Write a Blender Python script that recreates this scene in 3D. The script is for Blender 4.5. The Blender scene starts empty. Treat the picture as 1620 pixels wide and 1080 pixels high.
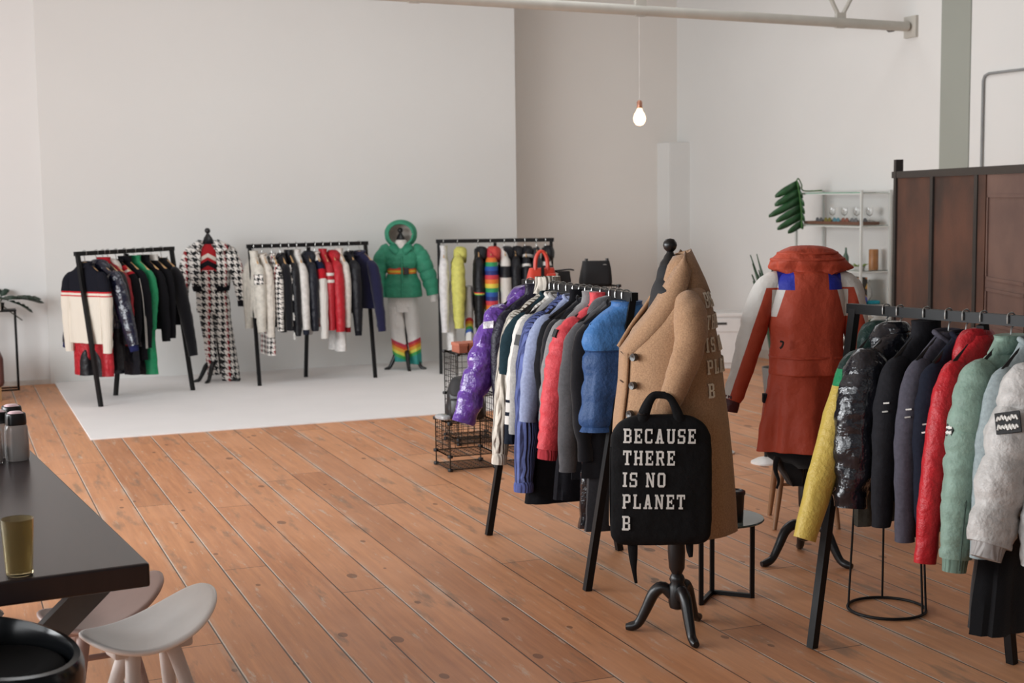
import bpy, bmesh, math, random
from math import sin, cos, pi, radians, sqrt, atan2
from mathutils import Vector, Matrix, noise
random.seed(7)
SC = bpy.context.scene
COL = SC.collection

# ------------------------------------------------------------------ camera, world, lights, exposure
YAW, PITCH, ROLL, CAM_H = radians(21.784), radians(5.932), 0.013, 1.9
cam_data = bpy.data.cameras.new('camera')
cam_data.sensor_width = 36.0
cam_data.lens = 50.0
cam_data.clip_end = 100
cam = bpy.data.objects.new('camera', cam_data)
COL.objects.link(cam)
fw = Vector((sin(YAW)*cos(PITCH), cos(YAW)*cos(PITCH), -sin(PITCH)))
rt = Vector((cos(YAW), -sin(YAW), 0))
up = rt.cross(fw)
r2 = rt*cos(ROLL) - up*sin(ROLL)
u2 = up*cos(ROLL) + rt*sin(ROLL)
M = Matrix((r2, u2, -fw)).transposed().to_4x4()
M.translation = Vector((0, 0, CAM_H))
cam.matrix_world = M
cam_data.dof.use_dof = True
cam_data.dof.focus_distance = 6.2
cam_data.dof.aperture_fstop = 4.0
SC.camera = cam

world = bpy.data.worlds.new('daylight')
SC.world = world
world.use_nodes = True
wb = world.node_tree.nodes['Background']
wb.inputs['Color'].default_value = (0.88, 0.94, 1.0, 1)
wb.inputs['Strength'].default_value = 0.09

def area(name, loc, rot, sx, sy, power, col=(1, 1, 1)):
    d = bpy.data.lights.new(name, 'AREA')
    d.shape = 'RECTANGLE'; d.size = sx; d.size_y = sy; d.energy = power; d.color = col
    o = bpy.data.objects.new(name, d); COL.objects.link(o)
    o.location = loc; o.rotation_euler = rot
    return o
# daylight from the tall windows along the left side of the hall, followed by added fill lamps
area('window_daylight_left', (-4.4, 7.9, 2.1), (0, radians(-90), 0), 2.8, 7.2, 800, (0.955, 0.98, 1.0))
area('added_fill_left_front', (-4.4, 1.2, 2.6), (0, radians(-90), 0), 3.2, 5.0, 190, (0.955, 0.98, 1.0))  # added lamp that lifts the stools and foreground from the left
area('added_fill_behind', (2.0, -3.8, 2.8), (radians(90), 0, 0), 9.0, 3.0, 25, (0.97, 0.985, 1.0))  # added fill from behind the viewer, no known source

area('added_fill_overhead', (4.2, 11.0, 5.38), (0, 0, 0), 5.0, 3.2, 120, (0.94, 0.975, 1.0))  # added lamp brightening sheet and recess; the ceiling has no opening

SC.view_settings.view_transform = 'Standard'
SC.view_settings.look = 'None'
SC.view_settings.gamma = 1.0
SC.view_settings.use_curve_mapping = False
SC.view_settings.exposure = 0.0

# ------------------------------------------------------------------ colour / material helpers
def lin(c):
    if isinstance(c, str):
        c = c.lstrip('#'); c = [int(c[i:i+2], 16)/255 for i in (0, 2, 4)]
    return tuple(((x/12.92) if x <= 0.04045 else ((x+0.055)/1.055)**2.4) for x in c) + (1.0,)

class NT:
    """small node-tree writer"""
    def __init__(self, name, rough=0.8, metal=0.0, spec=0.5):
        self.m = bpy.data.materials.new(name); self.m.use_nodes = True
        self.t = self.m.node_tree; self.n = self.t.nodes; self.l = self.t.links
        self.b = self.n['Principled BSDF']
        self.b.inputs['Roughness'].default_value = rough
        self.b.inputs['Metallic'].default_value = metal
        self.b.inputs['Specular IOR Level'].default_value = spec
        self._tc = None
    def put(self, inp, v):
        if hasattr(v, 'is_output'): self.l.new(v, inp)
        elif isinstance(v, (int, float)): inp.default_value = v
        else: inp.default_value = v if len(v) == len(inp.default_value) else tuple(v)[:3]
    def obj(self):
        if not self._tc: self._tc = self.n.new('ShaderNodeTexCoord')
        return self._tc.outputs['Object']
    def gen(self):
        if not self._tc: self._tc = self.n.new('ShaderNodeTexCoord')
        return self._tc.outputs['Generated']
    def xyz(self, v=None):
        s = self.n.new('ShaderNodeSeparateXYZ'); self.l.new(v or self.obj(), s.inputs[0]); return s.outputs
    def comb(self, x, y, z):
        s = self.n.new('ShaderNodeCombineXYZ')
        for i, a in enumerate((x, y, z)): self.put(s.inputs[i], a)
        return s.outputs[0]
    def math(self, op, a, b=0.0, c=None):
        s = self.n.new('ShaderNodeMath'); s.operation = op
        self.put(s.inputs[0], a); self.put(s.inputs[1], b)
        if c is not None: self.put(s.inputs[2], c)
        return s.outputs[0]
    def noise(self, scale, detail=3, vec=None, rough=0.55):
        s = self.n.new('ShaderNodeTexNoise'); s.inputs['Scale'].default_value = scale
        s.inputs['Detail'].default_value = detail; s.inputs['Roughness'].default_value = rough
        self.l.new(vec or self.obj(), s.inputs['Vector']); return s.outputs['Fac']
    def white(self, v):
        s = self.n.new('ShaderNodeTexWhiteNoise'); s.noise_dimensions = '1D'
        self.put(s.inputs['W'], v); return s.outputs['Value']
    def mix(self, f, a, b, typ='MIX'):
        s = self.n.new('ShaderNodeMix'); s.data_type = 'RGBA'; s.blend_type = typ
        self.put(s.inputs[0], f); self.put(s.inputs[6], a); self.put(s.inputs[7], b); return s.outputs[2]
    def ramp(self, f, lo, hi):
        s = self.n.new('ShaderNodeMapRange'); self.put(s.inputs[0], f)
        s.inputs[1].default_value = lo; s.inputs[2].default_value = hi; return s.outputs[0]
    def color(self, v): self.put(self.b.inputs['Base Color'], v)
    def bump(self, h, strength=0.3, dist=0.01):
        s = self.n.new('ShaderNodeBump'); s.inputs['Strength'].default_value = strength
        s.inputs['Distance'].default_value = dist; self.l.new(h, s.inputs['Height'])
        self.l.new(s.outputs[0], self.b.inputs['Normal'])

_mats = {}
def plain(name, c, rough=0.6, metal=0.0, var=0.12, scale=9, spec=0.5, bump=0.0):
    k = ('plain', name)
    if k in _mats: return _mats[k]
    t = NT(name, rough, metal, spec); c = lin(c)
    d = tuple(x*(1-var) for x in c[:3])+(1,)
    e = tuple(min(1, x*(1+var)) for x in c[:3])+(1,)
    n = t.noise(scale, 4)
    t.color(t.mix(t.ramp(n, .3, .7), d, e))
    if bump: t.bump(t.noise(scale*6, 3), bump, .004)
    _mats[k] = t.m; return t.m

def surface(t, kind):
    """fabric surface: bump and gloss by kind of cloth"""
    if kind == 'knit':
        o = t.xyz()
        s = t.math('SINE', t.math('MULTIPLY', t.math('ADD', o[0], t.math('MULTIPLY', o[1], .8)), 330))
        t.bump(s, .45, .004); t.b.inputs['Roughness'].default_value = .95
    elif kind == 'cable':
        o = t.xyz()
        s = t.math('SINE', t.math('MULTIPLY', t.math('ADD', o[0], t.math('MULTIPLY', o[1], 1.1)), 330))
        t.bump(s, 1.0, .009); t.b.inputs['Roughness'].default_value = .95
    elif kind == 'rib':
        o = t.xyz()
        s = t.math('SINE', t.math('MULTIPLY', t.math('ADD', o[0], t.math('MULTIPLY', o[1], 1.0)), 420))
        t.bump(s, .5, .004); t.b.inputs['Roughness'].default_value = .95
    elif kind == 'nylon':
        t.bump(t.noise(26, 4), .55, .02); t.b.inputs['Roughness'].default_value = .42
    elif kind == 'shiny':
        t.bump(t.noise(14, 3, rough=.5), .8, .035); t.b.inputs['Roughness'].default_value = .2
        t.b.inputs['Coat Weight'].default_value = .5; t.b.inputs['Coat Roughness'].default_value = .12
    elif kind == 'puff':
        t.bump(t.noise(38, 3), .5, .012); t.b.inputs['Roughness'].default_value = .55
    elif kind == 'wool':
        t.bump(t.noise(220, 2), .35, .003); t.b.inputs['Roughness'].default_value = .95
        t.b.inputs['Sheen Weight'].default_value = .25
    else:
        t.bump(t.noise(30, 4), .35, .01); t.b.inputs['Roughness'].default_value = .85
    if kind != 'shiny': t.b.inputs['Specular IOR Level'].default_value = .3 if kind in ('nylon', 'puff') else .12

def cloth(c, kind='cotton', var=.14):
    k = ('cloth', c, kind)
    if k in _mats: return _mats[k]
    t = NT('%s_cloth_%s' % (kind, c.strip('#')), .8)
    cc = lin(c); n = t.noise(70 if kind in ('wool', 'cotton') else 25, 4)
    t.color(t.mix(t.ramp(n, .3, .7), tuple(x*(1-var) for x in cc[:3])+(1,), tuple(min(1, x*(1+var)) for x in cc[:3])+(1,)))
    surface(t, kind)
    _mats[k] = t.m; return t.m

def banded(name, stops, kind='cotton', chevron=0.0, axis='z'):
    """horizontal colour blocks of a garment: stops = [(z_top, colour)...] from the top down, garment coordinates"""
    k = ('band', name)
    if k in _mats: return _mats[k]
    t = NT(name, .8); o = t.xyz()
    if axis == 'x': z = t.math('ABSOLUTE', o[0])
    else: z = t.math('SUBTRACT', o[2], t.math('MULTIPLY', t.math('ABSOLUTE', o[0]), chevron)) if chevron else o[2]
    col = lin(stops[0][1])
    for zt, c in stops[1:]:
        f = t.math('LESS_THAN', z, zt) if axis == 'z' else t.math('GREATER_THAN', z, zt)
        col = t.mix(f, col, lin(c))
    t.color(col); surface(t, kind)
    _mats[k] = t.m; return t.m

def houndstooth(cell=.075):
    k = ('hound', cell)
    if k in _mats: return _mats[k]
    t = NT('houndstooth_wool', .9); o = t.xyz()
    u = t.math('DIVIDE', t.math('ADD', o[0], t.math('MULTIPLY', o[1], .7)), cell)
    v = t.math('DIVIDE', o[2], cell)
    A = t.math('LESS_THAN', t.math('FRACT', t.math('ADD', u, 50)), .5)
    B = t.math('LESS_THAN', t.math('FRACT', t.math('ADD', v, 50)), .5)
    T = t.math('LESS_THAN', t.math('FRACT', t.math('MULTIPLY', t.math('ADD', t.math('ADD', u, v), 100), 2)), .5)
    f = t.math('ADD', t.math('MULTIPLY', A, T), t.math('MULTIPLY', B, t.math('SUBTRACT', 1.0, T)))
    R = t.math('LESS_THAN', t.math('FRACT', t.math('DIVIDE', t.math('ADD', u, 50.25), 3)), .17)
    dark = t.mix(R, lin('#15161a'), lin('#8e2026'))
    t.color(t.mix(f, lin('#e9e4de'), dark)); surface(t, 'wool')
    _mats[k] = t.m; return t.m

# ------------------------------------------------------------------ object helpers
def link(o, parent=None):
    COL.objects.link(o)
    if parent is not None: o.parent = parent
    return o

def mesh(name, vf, mat, parent=None, smooth=True, solid=0.0, bevel=0.0, subsurf=0, offset=0.0):
    me = bpy.data.meshes.new(name); me.from_pydata([tuple(v) for v in vf[0]], [], vf[1]); me.validate(); me.update()
    bm = bmesh.new(); bm.from_mesh(me); bmesh.ops.recalc_face_normals(bm, faces=bm.faces); bm.to_mesh(me); bm.free()
    if mat is not None: me.materials.append(mat)
    if smooth:
        for p in me.polygons: p.use_smooth = True
        try: me.set_sharp_from_angle(angle=radians(48))
        except Exception: pass
    o = bpy.data.objects.new(name, me)
    if solid:
        m = o.modifiers.new('thickness', 'SOLIDIFY'); m.thickness = solid; m.offset = offset
    if bevel:
        m = o.modifiers.new('bevel', 'BEVEL'); m.width = bevel; m.segments = 2; m.limit_method = 'ANGLE'
    if subsurf:
        m = o.modifiers.new('subdivision', 'SUBSURF'); m.levels = subsurf; m.render_levels = subsurf
    return link(o, parent)

def tag(o, label=None, cat=None, group=None, kind=None):
    if label: o['label'] = label
    if cat: o['category'] = cat
    if group: o['group'] = group
    if kind: o['kind'] = kind
    return o

def empty(name, loc, rz=0.0, label=None, cat=None, group=None):
    o = bpy.data.objects.new(name, None); o.empty_display_size = .05
    COL.objects.link(o); o.location = loc; o.rotation_euler = (0, 0, rz)
    return tag(o, label, cat, group)

def merge(*parts):
    V, F = [], []
    for v, f in parts:
        k = len(V); V += [tuple(p) for p in v]; F += [tuple(i+k for i in q) for q in f]
    return V, F

def xf(vf, mat):
    return [mat @ Vector(v) for v in vf[0]], vf[1]

def box(x0, x1, y0, y1, z0, z1):
    v = [(x0, y0, z0), (x1, y0, z0), (x1, y1, z0), (x0, y1, z0), (x0, y0, z1), (x1, y0, z1), (x1, y1, z1), (x0, y1, z1)]
    return v, [(0, 3, 2, 1), (4, 5, 6, 7), (0, 1, 5, 4), (1, 2, 6, 5), (2, 3, 7, 6), (3, 0, 4, 7)]

def bar(a, b, w, h=None, upv=(0, 0, 1)):
    """square tube from a to b"""
    a, b = Vector(a), Vector(b); d = (b-a).normalized(); h = h or w
    u = Vector(upv)
    if abs(d.dot(u)) > .97: u = Vector((0, 1, 0))
    s = d.cross(u).normalized(); u = s.cross(d)
    v = []
    for p in (a, b):
        for i, j in ((-1, -1), (1, -1), (1, 1), (-1, 1)): v.append(p + s*i*w/2 + u*j*h/2)
    return v, [(0, 1, 2, 3), (7, 6, 5, 4), (0, 4, 5, 1), (1, 5, 6, 2), (2, 6, 7, 3), (3, 7, 4, 0)]

def catmull(pts, n):
    """resample a list of tuples (any width) to n samples with Catmull-Rom"""
    P = [list(p) for p in pts]; m = len(P)-1; out = []
    for i in range(n):
        t = i/(n-1)*m; k = min(int(t), m-1); t -= k
        p0, p1, p2, p3 = P[max(k-1, 0)], P[k], P[k+1], P[min(k+2, m)]
        out.append([.5*((2*b)+(-a+c)*t+(2*a-5*b+4*c-d)*t*t+(-a+3*b-3*c+d)*t**3) for a, b, c, d in zip(p0, p1, p2, p3)])
    return out

def tube(pts, rad, n=10, steps=0, squash=1.0, sqdir=(0, 1, 0), wob=0.0, puff=None, seed=0, caps=True, wscale=9.0):
    """round tube along pts with radii; squash flattens it along sqdir; puff=(pitch, amount) makes quilted bulges"""
    if isinstance(rad, (int, float)): rad = [rad]*len(pts)
    P = [tuple(p)+(r,) for p, r in zip(pts, rad)]
    if steps: P = catmull(P, steps)
    V, F = [], []; L = 0
    T = []
    for i in range(len(P)):
        a = Vector(P[max(i-1, 0)][:3]); b = Vector(P[min(i+1, len(P)-1)][:3]); T.append((b-a).normalized())
    ref = Vector(sqdir)
    if abs(ref.dot(T[0])) > .95: ref = Vector((1, 0, 0)) if abs(T[0].x) < .9 else Vector((0, 0, 1))
    for i, p in enumerate(P):
        c = Vector(p[:3]); r = max(p[3], 1e-4)
        if i: L += (c-Vector(P[i-1][:3])).length
        v = (ref - T[i]*ref.dot(T[i])).normalized(); ref = v; u = v.cross(T[i])
        m = 1.0
        if puff: m = 1 - puff[1] + puff[1]*1.6*abs(sin(pi*L/puff[0]))**.45
        for k in range(n):
            a = 2*pi*k/n
            d = u*cos(a) + v*sin(a)*squash
            q = c + d*r*m
            if wob:
                w = noise.noise(Vector((q.x*wscale+seed*3.1, q.y*wscale+seed, q.z*wscale*1.3)))
                w += .6*noise.noise(Vector((q.x*wscale*2.7+seed, q.y*wscale*2.7, q.z*wscale*3.3+seed)))
                w += .9*(.35-abs(noise.noise(Vector((q.x*wscale*1.6+seed*1.3, q.y*wscale*1.6+seed, (q.z+.6*q.x)*wscale*2.2)))))
                q = q + d*wob*w
            V.append(q)
    N = len(P)
    for i in range(N-1):
        for k in range(n):
            F.append((i*n+k, i*n+(k+1) % n, (i+1)*n+(k+1) % n, (i+1)*n+k))
    if caps:
        F.append(tuple(range(n-1, -1, -1))); F.append(tuple((N-1)*n+k for k in range(n)))
    return V, F

def lathe(prof, n=20, cx=0, cy=0, cap=True):
    V, F = [], []
    for r, z in prof:
        for k in range(n):
            a = 2*pi*k/n; V.append((cx+r*cos(a), cy+r*sin(a), z))
    for i in range(len(prof)-1):
        for k in range(n): F.append((i*n+k, i*n+(k+1) % n, (i+1)*n+(k+1) % n, (i+1)*n+k))
    if cap:
        if prof[0][0] > 1e-4: F.append(tuple(range(n-1, -1, -1)))
        if prof[-1][0] > 1e-4: F.append(tuple((len(prof)-1)*n+k for k in range(n)))
    return V, F

def ring_tube(R, r, z, n=32, m=8, cx=0, cy=0):
    V, F = [], []
    for i in range(n):
        a = 2*pi*i/n
        for j in range(m):
            b = 2*pi*j/m; V.append((cx+(R+r*cos(b))*cos(a), cy+(R+r*cos(b))*sin(a), z+r*sin(b)))
    for i in range(n):
        for j in range(m): F.append((i*m+j, ((i+1) % n)*m+j, ((i+1) % n)*m+(j+1) % m, i*m+(j+1) % m))
    return V, F

def loft(rings, n=36, seg=28, ex=2.4, fold=0.0, nf=7, puff=None, wob=0.0, seed=0, cap_top=True, cap_bot=True, th0=0.0, th1=2*pi):
    """closed body from rings (z, half_width, half_depth, cx, cy), top to bottom, Catmull-Rom between them"""
    R = [tuple(r)+(0,)*(5-len(r)) for r in rings]
    R = catmull(R, seg); V, F = [], []
    ztop = R[0][0]; H = max(ztop-R[-1][0], 1e-3)
    full = abs(th1-th0-2*pi) < 1e-6; nn = n if full else n+1
    for r in R:
        z, a, b, cx, cy = r; s = (ztop-z)/H
        for k in range(nn):
            th = th0+(th1-th0)*k/n; c, d = cos(th), sin(th)
            x = a*math.copysign(abs(c)**(2/ex), c); y = b*math.copysign(abs(d)**(2/ex), d)
            m = 0.0
            if fold: m += fold*min(1, s*1.3)*(sin(nf*th+seed*1.7)+.5*sin((nf*2+1)*th+seed))
            if puff: m += puff[1]*(sqrt(abs(sin(pi*(z+10)/puff[0])))-.6)
            if wob:
                m += wob*(noise.noise(Vector((x*9+seed, y*9, z*11+seed)))+.6*noise.noise(Vector((x*24, y*24+seed, z*26))))
            V.append((cx+x+c*m, cy+y+d*m, z))
    N = len(R)
    for i in range(N-1):
        for k in range(n if full else n):
            j = (k+1) % nn
            F.append((i*nn+k, i*nn+j, (i+1)*nn+j, (i+1)*nn+k))
    if full and cap_top: F.append(tuple(range(nn-1, -1, -1)))
    if full and cap_bot: F.append(tuple((N-1)*nn+k for k in range(nn)))
    return V, F

def prism(outline, y0, y1):
    """flat outline in x,z extruded from y0 to y1"""
    n = len(outline)
    V = [(x, y0, z) for x, z in outline]+[(x, y1, z) for x, z in outline]
    F = [tuple(range(n)), tuple(range(2*n-1, n-1, -1))]
    for i in range(n): F.append((i, (i+1) % n, n+(i+1) % n, n+i))
    return V, F

# slab letters on a 5 x 7 grid, as convex polygons
def _r(x0, y0, x1, y1): return [(x0, y0), (x1, y0), (x1, y1), (x0, y1)]
_S = 1.35
GLYPH = {
 'B': (5.4, [_r(0,0,.5,.9), _r(0,6.1,.5,7), _r(.5,0,.5+_S,7), _r(1.8,0,4.4,.95), _r(1.8,6.05,4.3,7), _r(1.8,3.05,4.3,3.95), _r(4.0,.5,5.3,3.2), _r(3.9,3.8,5.1,6.5)]),
 'E': (5.2, [_r(0,0,.5,.9), _r(0,6.1,.5,7), _r(.5,0,.5+_S,7), _r(1.8,0,5.1,.95), _r(1.8,6.05,5.0,7), _r(1.8,3.05,3.4,3.95), _r(3.1,2.5,3.8,4.5), _r(4.3,.5,5.1,2.1), _r(4.2,4.9,5.0,6.5)]),
 'C': (5.2, [_r(.1,.9,.1+_S,6.1), [(.1,.9),(.9,0),(1.6,0),(1.5,1)], [(.1,6.1),(1.5,6),(1.6,7),(.9,7)], _r(1.3,0,4.3,.95), _r(1.3,6.05,4.2,7), _r(4.1,4.6,5.0,7), _r(4.1,.3,5.0,2)]),
 'A': (5.8, [[(.7,.4),(2.0,.4),(3.5,7),(2.1,7)], [(3.8,.4),(5.1,.4),(3.6,7),(2.4,7)], _r(1.6,1.9,4.2,2.8), _r(0,0,2.5,.85), _r(3.3,0,5.8,.85)]),
 'U': (5.6, [_r(.5,.9,.5+_S,7), _r(3.8,.9,3.8+_S,7), [(.5,1),(1.3,0),(4.3,0),(5.1,1)], _r(0,6.2,2.3,7), _r(3.4,6.2,5.6,7)]),
 'S': (5.0, [_r(.8,6.05,4.2,7), _r(.1,3.7,1.4,6.4), _r(.7,3.05,4.2,3.98), _r(3.6,.6,4.9,3.3), _r(.8,0,4.2,.95), _r(0,.0,.85,2.2), _r(4.1,4.9,4.9,7)]),
 'T': (5.4, [_r(0,6.05,5.4,7), _r(2.0,.5,3.4,6.2), _r(1.3,0,4.1,.85), _r(0,4.8,.85,6.3), _r(4.55,4.8,5.4,6.3)]),
 'H': (5.8, [_r(.5,.3,.5+_S,6.8), _r(4.0,.3,4.0+_S,6.8), _r(1.7,3.05,4.2,3.95), _r(0,0,2.3,.85), _r(3.5,0,5.8,.85), _r(0,6.15,2.3,7), _r(3.5,6.15,5.8,7)]),
 'R': (5.7, [_r(.5,.3,.5+_S,6.8), _r(0,0,2.3,.85), _r(0,6.1,.6,7), _r(1.8,6.05,4.3,7), _r(1.8,3.0,4.2,3.9), _r(3.9,3.5,5.2,6.6), [(2.9,3.1),(4.1,3.1),(5.3,.4),(4.0,.4)], _r(4.0,0,5.7,.85)]),
 'I': (2.8, [_r(.7,.3,2.1,6.8), _r(0,0,2.8,.85), _r(0,6.15,2.8,7)]),
 'N': (5.9, [_r(.5,.3,1.6,6.8), _r(4.2,.2,5.3,6.8), [(.6,7),(1.9,7),(5.3,0),(4.0,0)], _r(0,0,2.1,.85), _r(3.7,6.15,5.9,7), _r(0,6.15,1.4,7)]),
 'O': (5.4, [_r(.1,1,.1+_S,6), _r(3.9,1,3.9+_S,6), [(.1,1),(1.0,0),(4.3,0),(5.25,1)], [(.1,6),(5.25,6),(4.3,7),(1.0,7)]]),
 'P': (5.4, [_r(.5,.3,.5+_S,6.8), _r(0,0,2.4,.85), _r(0,6.1,.6,7), _r(1.8,6.05,4.3,7), _r(1.8,2.8,4.3,3.7), _r(3.9,3.2,5.2,6.6)]),
 'L': (5.0, [_r(.5,.3,.5+_S,6.8), _r(0,0,5.0,.9), _r(0,6.15,2.4,7), _r(4.1,.5,5.0,2.6)]),
}
TEXT_W = .72      # letter width against height
def text_polys(s, h, gap=1.6):
    """list of polygons (x, z) for a string of slab capitals of height h"""
    k = h/7; x = 0; out = []
    for ch in s:
        if ch == ' ': x += 4; continue
        w, ps = GLYPH[ch]
        for p in ps: out.append([((x+a)*k*TEXT_W, b*k) for a, b in p])
        x += w+gap
    return out

def set_text(row, h, place, mat, parent, gap=1.6, depth=.0015):
    """one mesh per letter, laid by place(x, z, offset)"""
    k = h/7; x = 0
    for ch in row:
        if ch == ' ': x += 4; continue
        w, ps = GLYPH[ch]; V, F = [], []
        for j, p in enumerate(ps):
            q = [((x+a)*k*TEXT_W, b*k-h) for a, b in p]; n = len(q); b0 = len(V); off = depth+.00008*j
            V += [place(a, b, off) for a, b in q]+[place(a, b, -.002) for a, b in q]
            F.append(tuple(range(b0, b0+n)))
            for i in range(n): F.append((b0+i, b0+(i+1) % n, b0+n+(i+1) % n, b0+n+i))
        mesh('letter', (V, F), mat, parent, smooth=False)
        x += w+gap

# ------------------------------------------------------------------ the room
def struct(name, vf, mat, **k):
    return tag(mesh(name, vf, mat, smooth=False, **k), kind='structure')

def wall_paint(name, c):
    t = NT(name, .9); cc = lin(c)
    n = t.noise(.7, 5)
    t.color(t.mix(t.ramp(n, .3, .7), tuple(x*.965 for x in cc[:3])+(1,), cc))
    t.bump(t.noise(60, 3), .12, .004); return t.m
paint = wall_paint('white_wall_paint', '#dcdbd8')
paint_side = wall_paint('white_pier_paint', '#e2e1df')
paint_recess = wall_paint('warm_white_wall_paint', '#e0dbd5')

def floor_mat():
    t = NT('old_pine_boards', .5); o = t.xyz()
    W = .2247
    u = t.math('DIVIDE', t.math('ADD', t.math('SUBTRACT', o[0], 1.032), 40*W), W)
    k = t.math('FLOOR', u); f = t.math('FRACT', u)
    rnd = t.white(k)
    # board lengths and butt joints
    v = t.math('ADD', t.math('DIVIDE', o[1], 4.6), t.math('MULTIPLY', rnd, 7.3))
    kv = t.math('FLOOR', v); fv = t.math('FRACT', v)
    rb = t.white(t.math('ADD', t.math('MULTIPLY', k, 13.7), t.math('MULTIPLY', kv, 3.31)))
    # grain stretched along the boards
    g = t.comb(t.math('MULTIPLY', o[0], 34), t.math('ADD', t.math('MULTIPLY', o[1], 1.6), t.math('MULTIPLY', rb, 90)), rb)
    grain = t.noise(1.0, 6, g, .65)
    patch = t.noise(1.1, 4, t.comb(t.math('MULTIPLY', o[0], 2.2), o[1], t.math('MULTIPLY', rb, 20)))
    c = t.mix(t.ramp(grain, .32, .68), lin('#ad6f47'), lin('#cf9064'))
    c = t.mix(t.ramp(rb, 0, 1), c, t.mix(.30, c, lin('#dda679')))
    c = t.mix(t.math('MULTIPLY', t.ramp(patch, .42, .72), .5), c, lin('#dba17b'))
    c = t.mix(t.math('MULTIPLY', t.math('LESS_THAN', rb, .12), .22), c, lin('#8a6244'))
    # grey worn traffic marks, streaked along the boards
    wear = t.noise(1.0, 5, t.comb(t.math('MULTIPLY', o[0], 9), t.math('MULTIPLY', o[1], 1.7), 3.0), .6)
    c = t.mix(t.math('MULTIPLY', t.ramp(wear, .57, .68), .55), c, lin('#6d6254'))
    # pale scuffs of old paint
    sc = t.noise(1.0, 6, t.comb(t.math('MULTIPLY', o[0], 20), t.math('MULTIPLY', o[1], 3.2), 9.0), .7)
    c = t.mix(t.math('MULTIPLY', t.ramp(sc, .59, .70), .65), c, lin('#cdbfae'))
    # knots
    vor = t.n.new('ShaderNodeTexVoronoi'); vor.inputs['Scale'].default_value = 1.0
    t.l.new(t.comb(t.math('MULTIPLY', o[0], 5.2), t.math('MULTIPLY', o[1], 3.0), 0.0), vor.inputs['Vector'])
    kn = t.math('LESS_THAN', vor.outputs['Distance'], t.math('ADD', .05, t.math('MULTIPLY', rnd, .10)))
    c = t.mix(t.math('MULTIPLY', kn, .6), c, lin('#4d2f1c'))
    # seams: a dark gap, partly filled with pale filler
    d = t.math('MULTIPLY', t.math('MINIMUM', f, t.math('SUBTRACT', 1.0, f)), W)
    fill = t.noise(1.0, 4, t.comb(t.math('MULTIPLY', k, 5.1), t.math('MULTIPLY', o[1], .9), 1.0))
    jit = t.math('MULTIPLY', t.noise(14, 3), .006)
    kr = t.math('FLOOR', t.math('ADD', u, .5))
    side = t.math('SUBTRACT', f, t.math('GREATER_THAN', f, .5))          # signed distance to the nearest seam
    pale = t.math('MULTIPLY', t.math('LESS_THAN', t.math('ABSOLUTE', t.math('SUBTRACT', t.math('MULTIPLY', side, W), .004)), t.math('ADD', .0012, t.math('MULTIPLY', jit, 1.25))),
                  t.ramp(t.math('ADD', t.noise(1.0, 4, t.comb(t.math('MULTIPLY', kr, 7.7), t.math('MULTIPLY', o[1], .8), 4.0)), t.math('MULTIPLY', t.white(t.math('ADD', kr, .5)), .40)), .64, .74))
    hz = t.math('MULTIPLY', t.ramp(d, .035, 0.0), t.ramp(t.noise(1.0, 5, t.comb(t.math('MULTIPLY', o[0], 6), t.math('MULTIPLY', o[1], 1.3), 12.0), .65), .50, .66))
    c = t.mix(t.math('MULTIPLY', hz, .75), c, lin('#cdbba8'))
    c = t.mix(t.math('MULTIPLY', pale, .9), c, lin('#d6c9bb'))
    gap = t.math('LESS_THAN', d, t.math('ADD', .0012, t.math('MULTIPLY', t.noise(1.0, 3, t.comb(t.math('MULTIPLY', kr, 3.3), t.math('MULTIPLY', o[1], 1.1), 7.0)), .0042)))
    c = t.mix(t.math('MULTIPLY', gap, .85), c, lin('#2a1a11'))
    dj = t.math('MULTIPLY', t.math('MINIMUM', fv, t.math('SUBTRACT', 1.0, fv)), 4.6)
    joint = t.math('LESS_THAN', dj, .0035)
    c = t.mix(t.math('MULTIPLY', joint, .75), c, lin('#3a2417'))
    t.color(c)
    t.put(t.b.inputs['Roughness'], t.math('ADD', .40, t.math('MULTIPLY', grain, .25)))
    h = t.math('SUBTRACT', t.math('MULTIPLY', grain, .25), t.math('MULTIPLY', t.math('MAXIMUM', gap, joint), 1.0))
    t.bump(h, .25, .006)
    return t.m
struct('floor', box(-4.6, 8.7, -4, 16.1, -.12, 0), floor_mat())
struct('ceiling', box(-4.6, 8.9, -4, 16.1, 5.4, 5.5), wall_paint('dim_ceiling_boards', '#a39e97'))
YB, YR, XR = 15.36, 15.95, 8.64
struct('wall_back', merge(box(.985, 6.217, YB, YR+.1, 0, 5.4)), paint)
struct('wall_back_left', box(-4.6, .985, YB+.03, YR+.1, 0, 5.4), paint_side)
struct('wall_back_recess', box(6.217, XR+.2, YR, YR+.15, 0, 5.4), paint_recess)
struct('wall_right', box(XR, XR+.15, 4.5, YR, 0, 5.4), paint)
struct('trim_1', box(8.36, XR, 15.62, YR, 0, 2.50), paint)                         # boxed-in pipes in the corner
shaded_pier = wall_paint('pier_shade_tone', '#989b92')
struct('trim_2', box(XR-.012, XR, 10.46, 10.86, 0, 5.4), shaded_pier)                # pier, its shade put into the grey-green colour
skirt = plain('white_skirting_paint', '#cfccc6', .6)
struct('baseboard_left', box(-4.6, .985, YB+.015, YB+.03, 0, .05), skirt)
struct('baseboard_back', box(6.217, 8.36, YR-.015, YR, 0, .10), skirt)
struct('baseboard_right', box(XR-.015, XR, 4.5, 15.62, 0, .10), skirt)

# white sheet laid over the boards in front of the back wall
sheet = plain('white_studio_sheet', '#e8e5e4', .75, var=.02, scale=2, bump=.05)
tag(mesh('floor_sheet', box(1.022, 6.2, 11.575, YB, 0.0, .012), sheet, smooth=False, bevel=.003),
    'large white sheet covering the boards along the back wall under the far racks', 'floor sheet')

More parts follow.
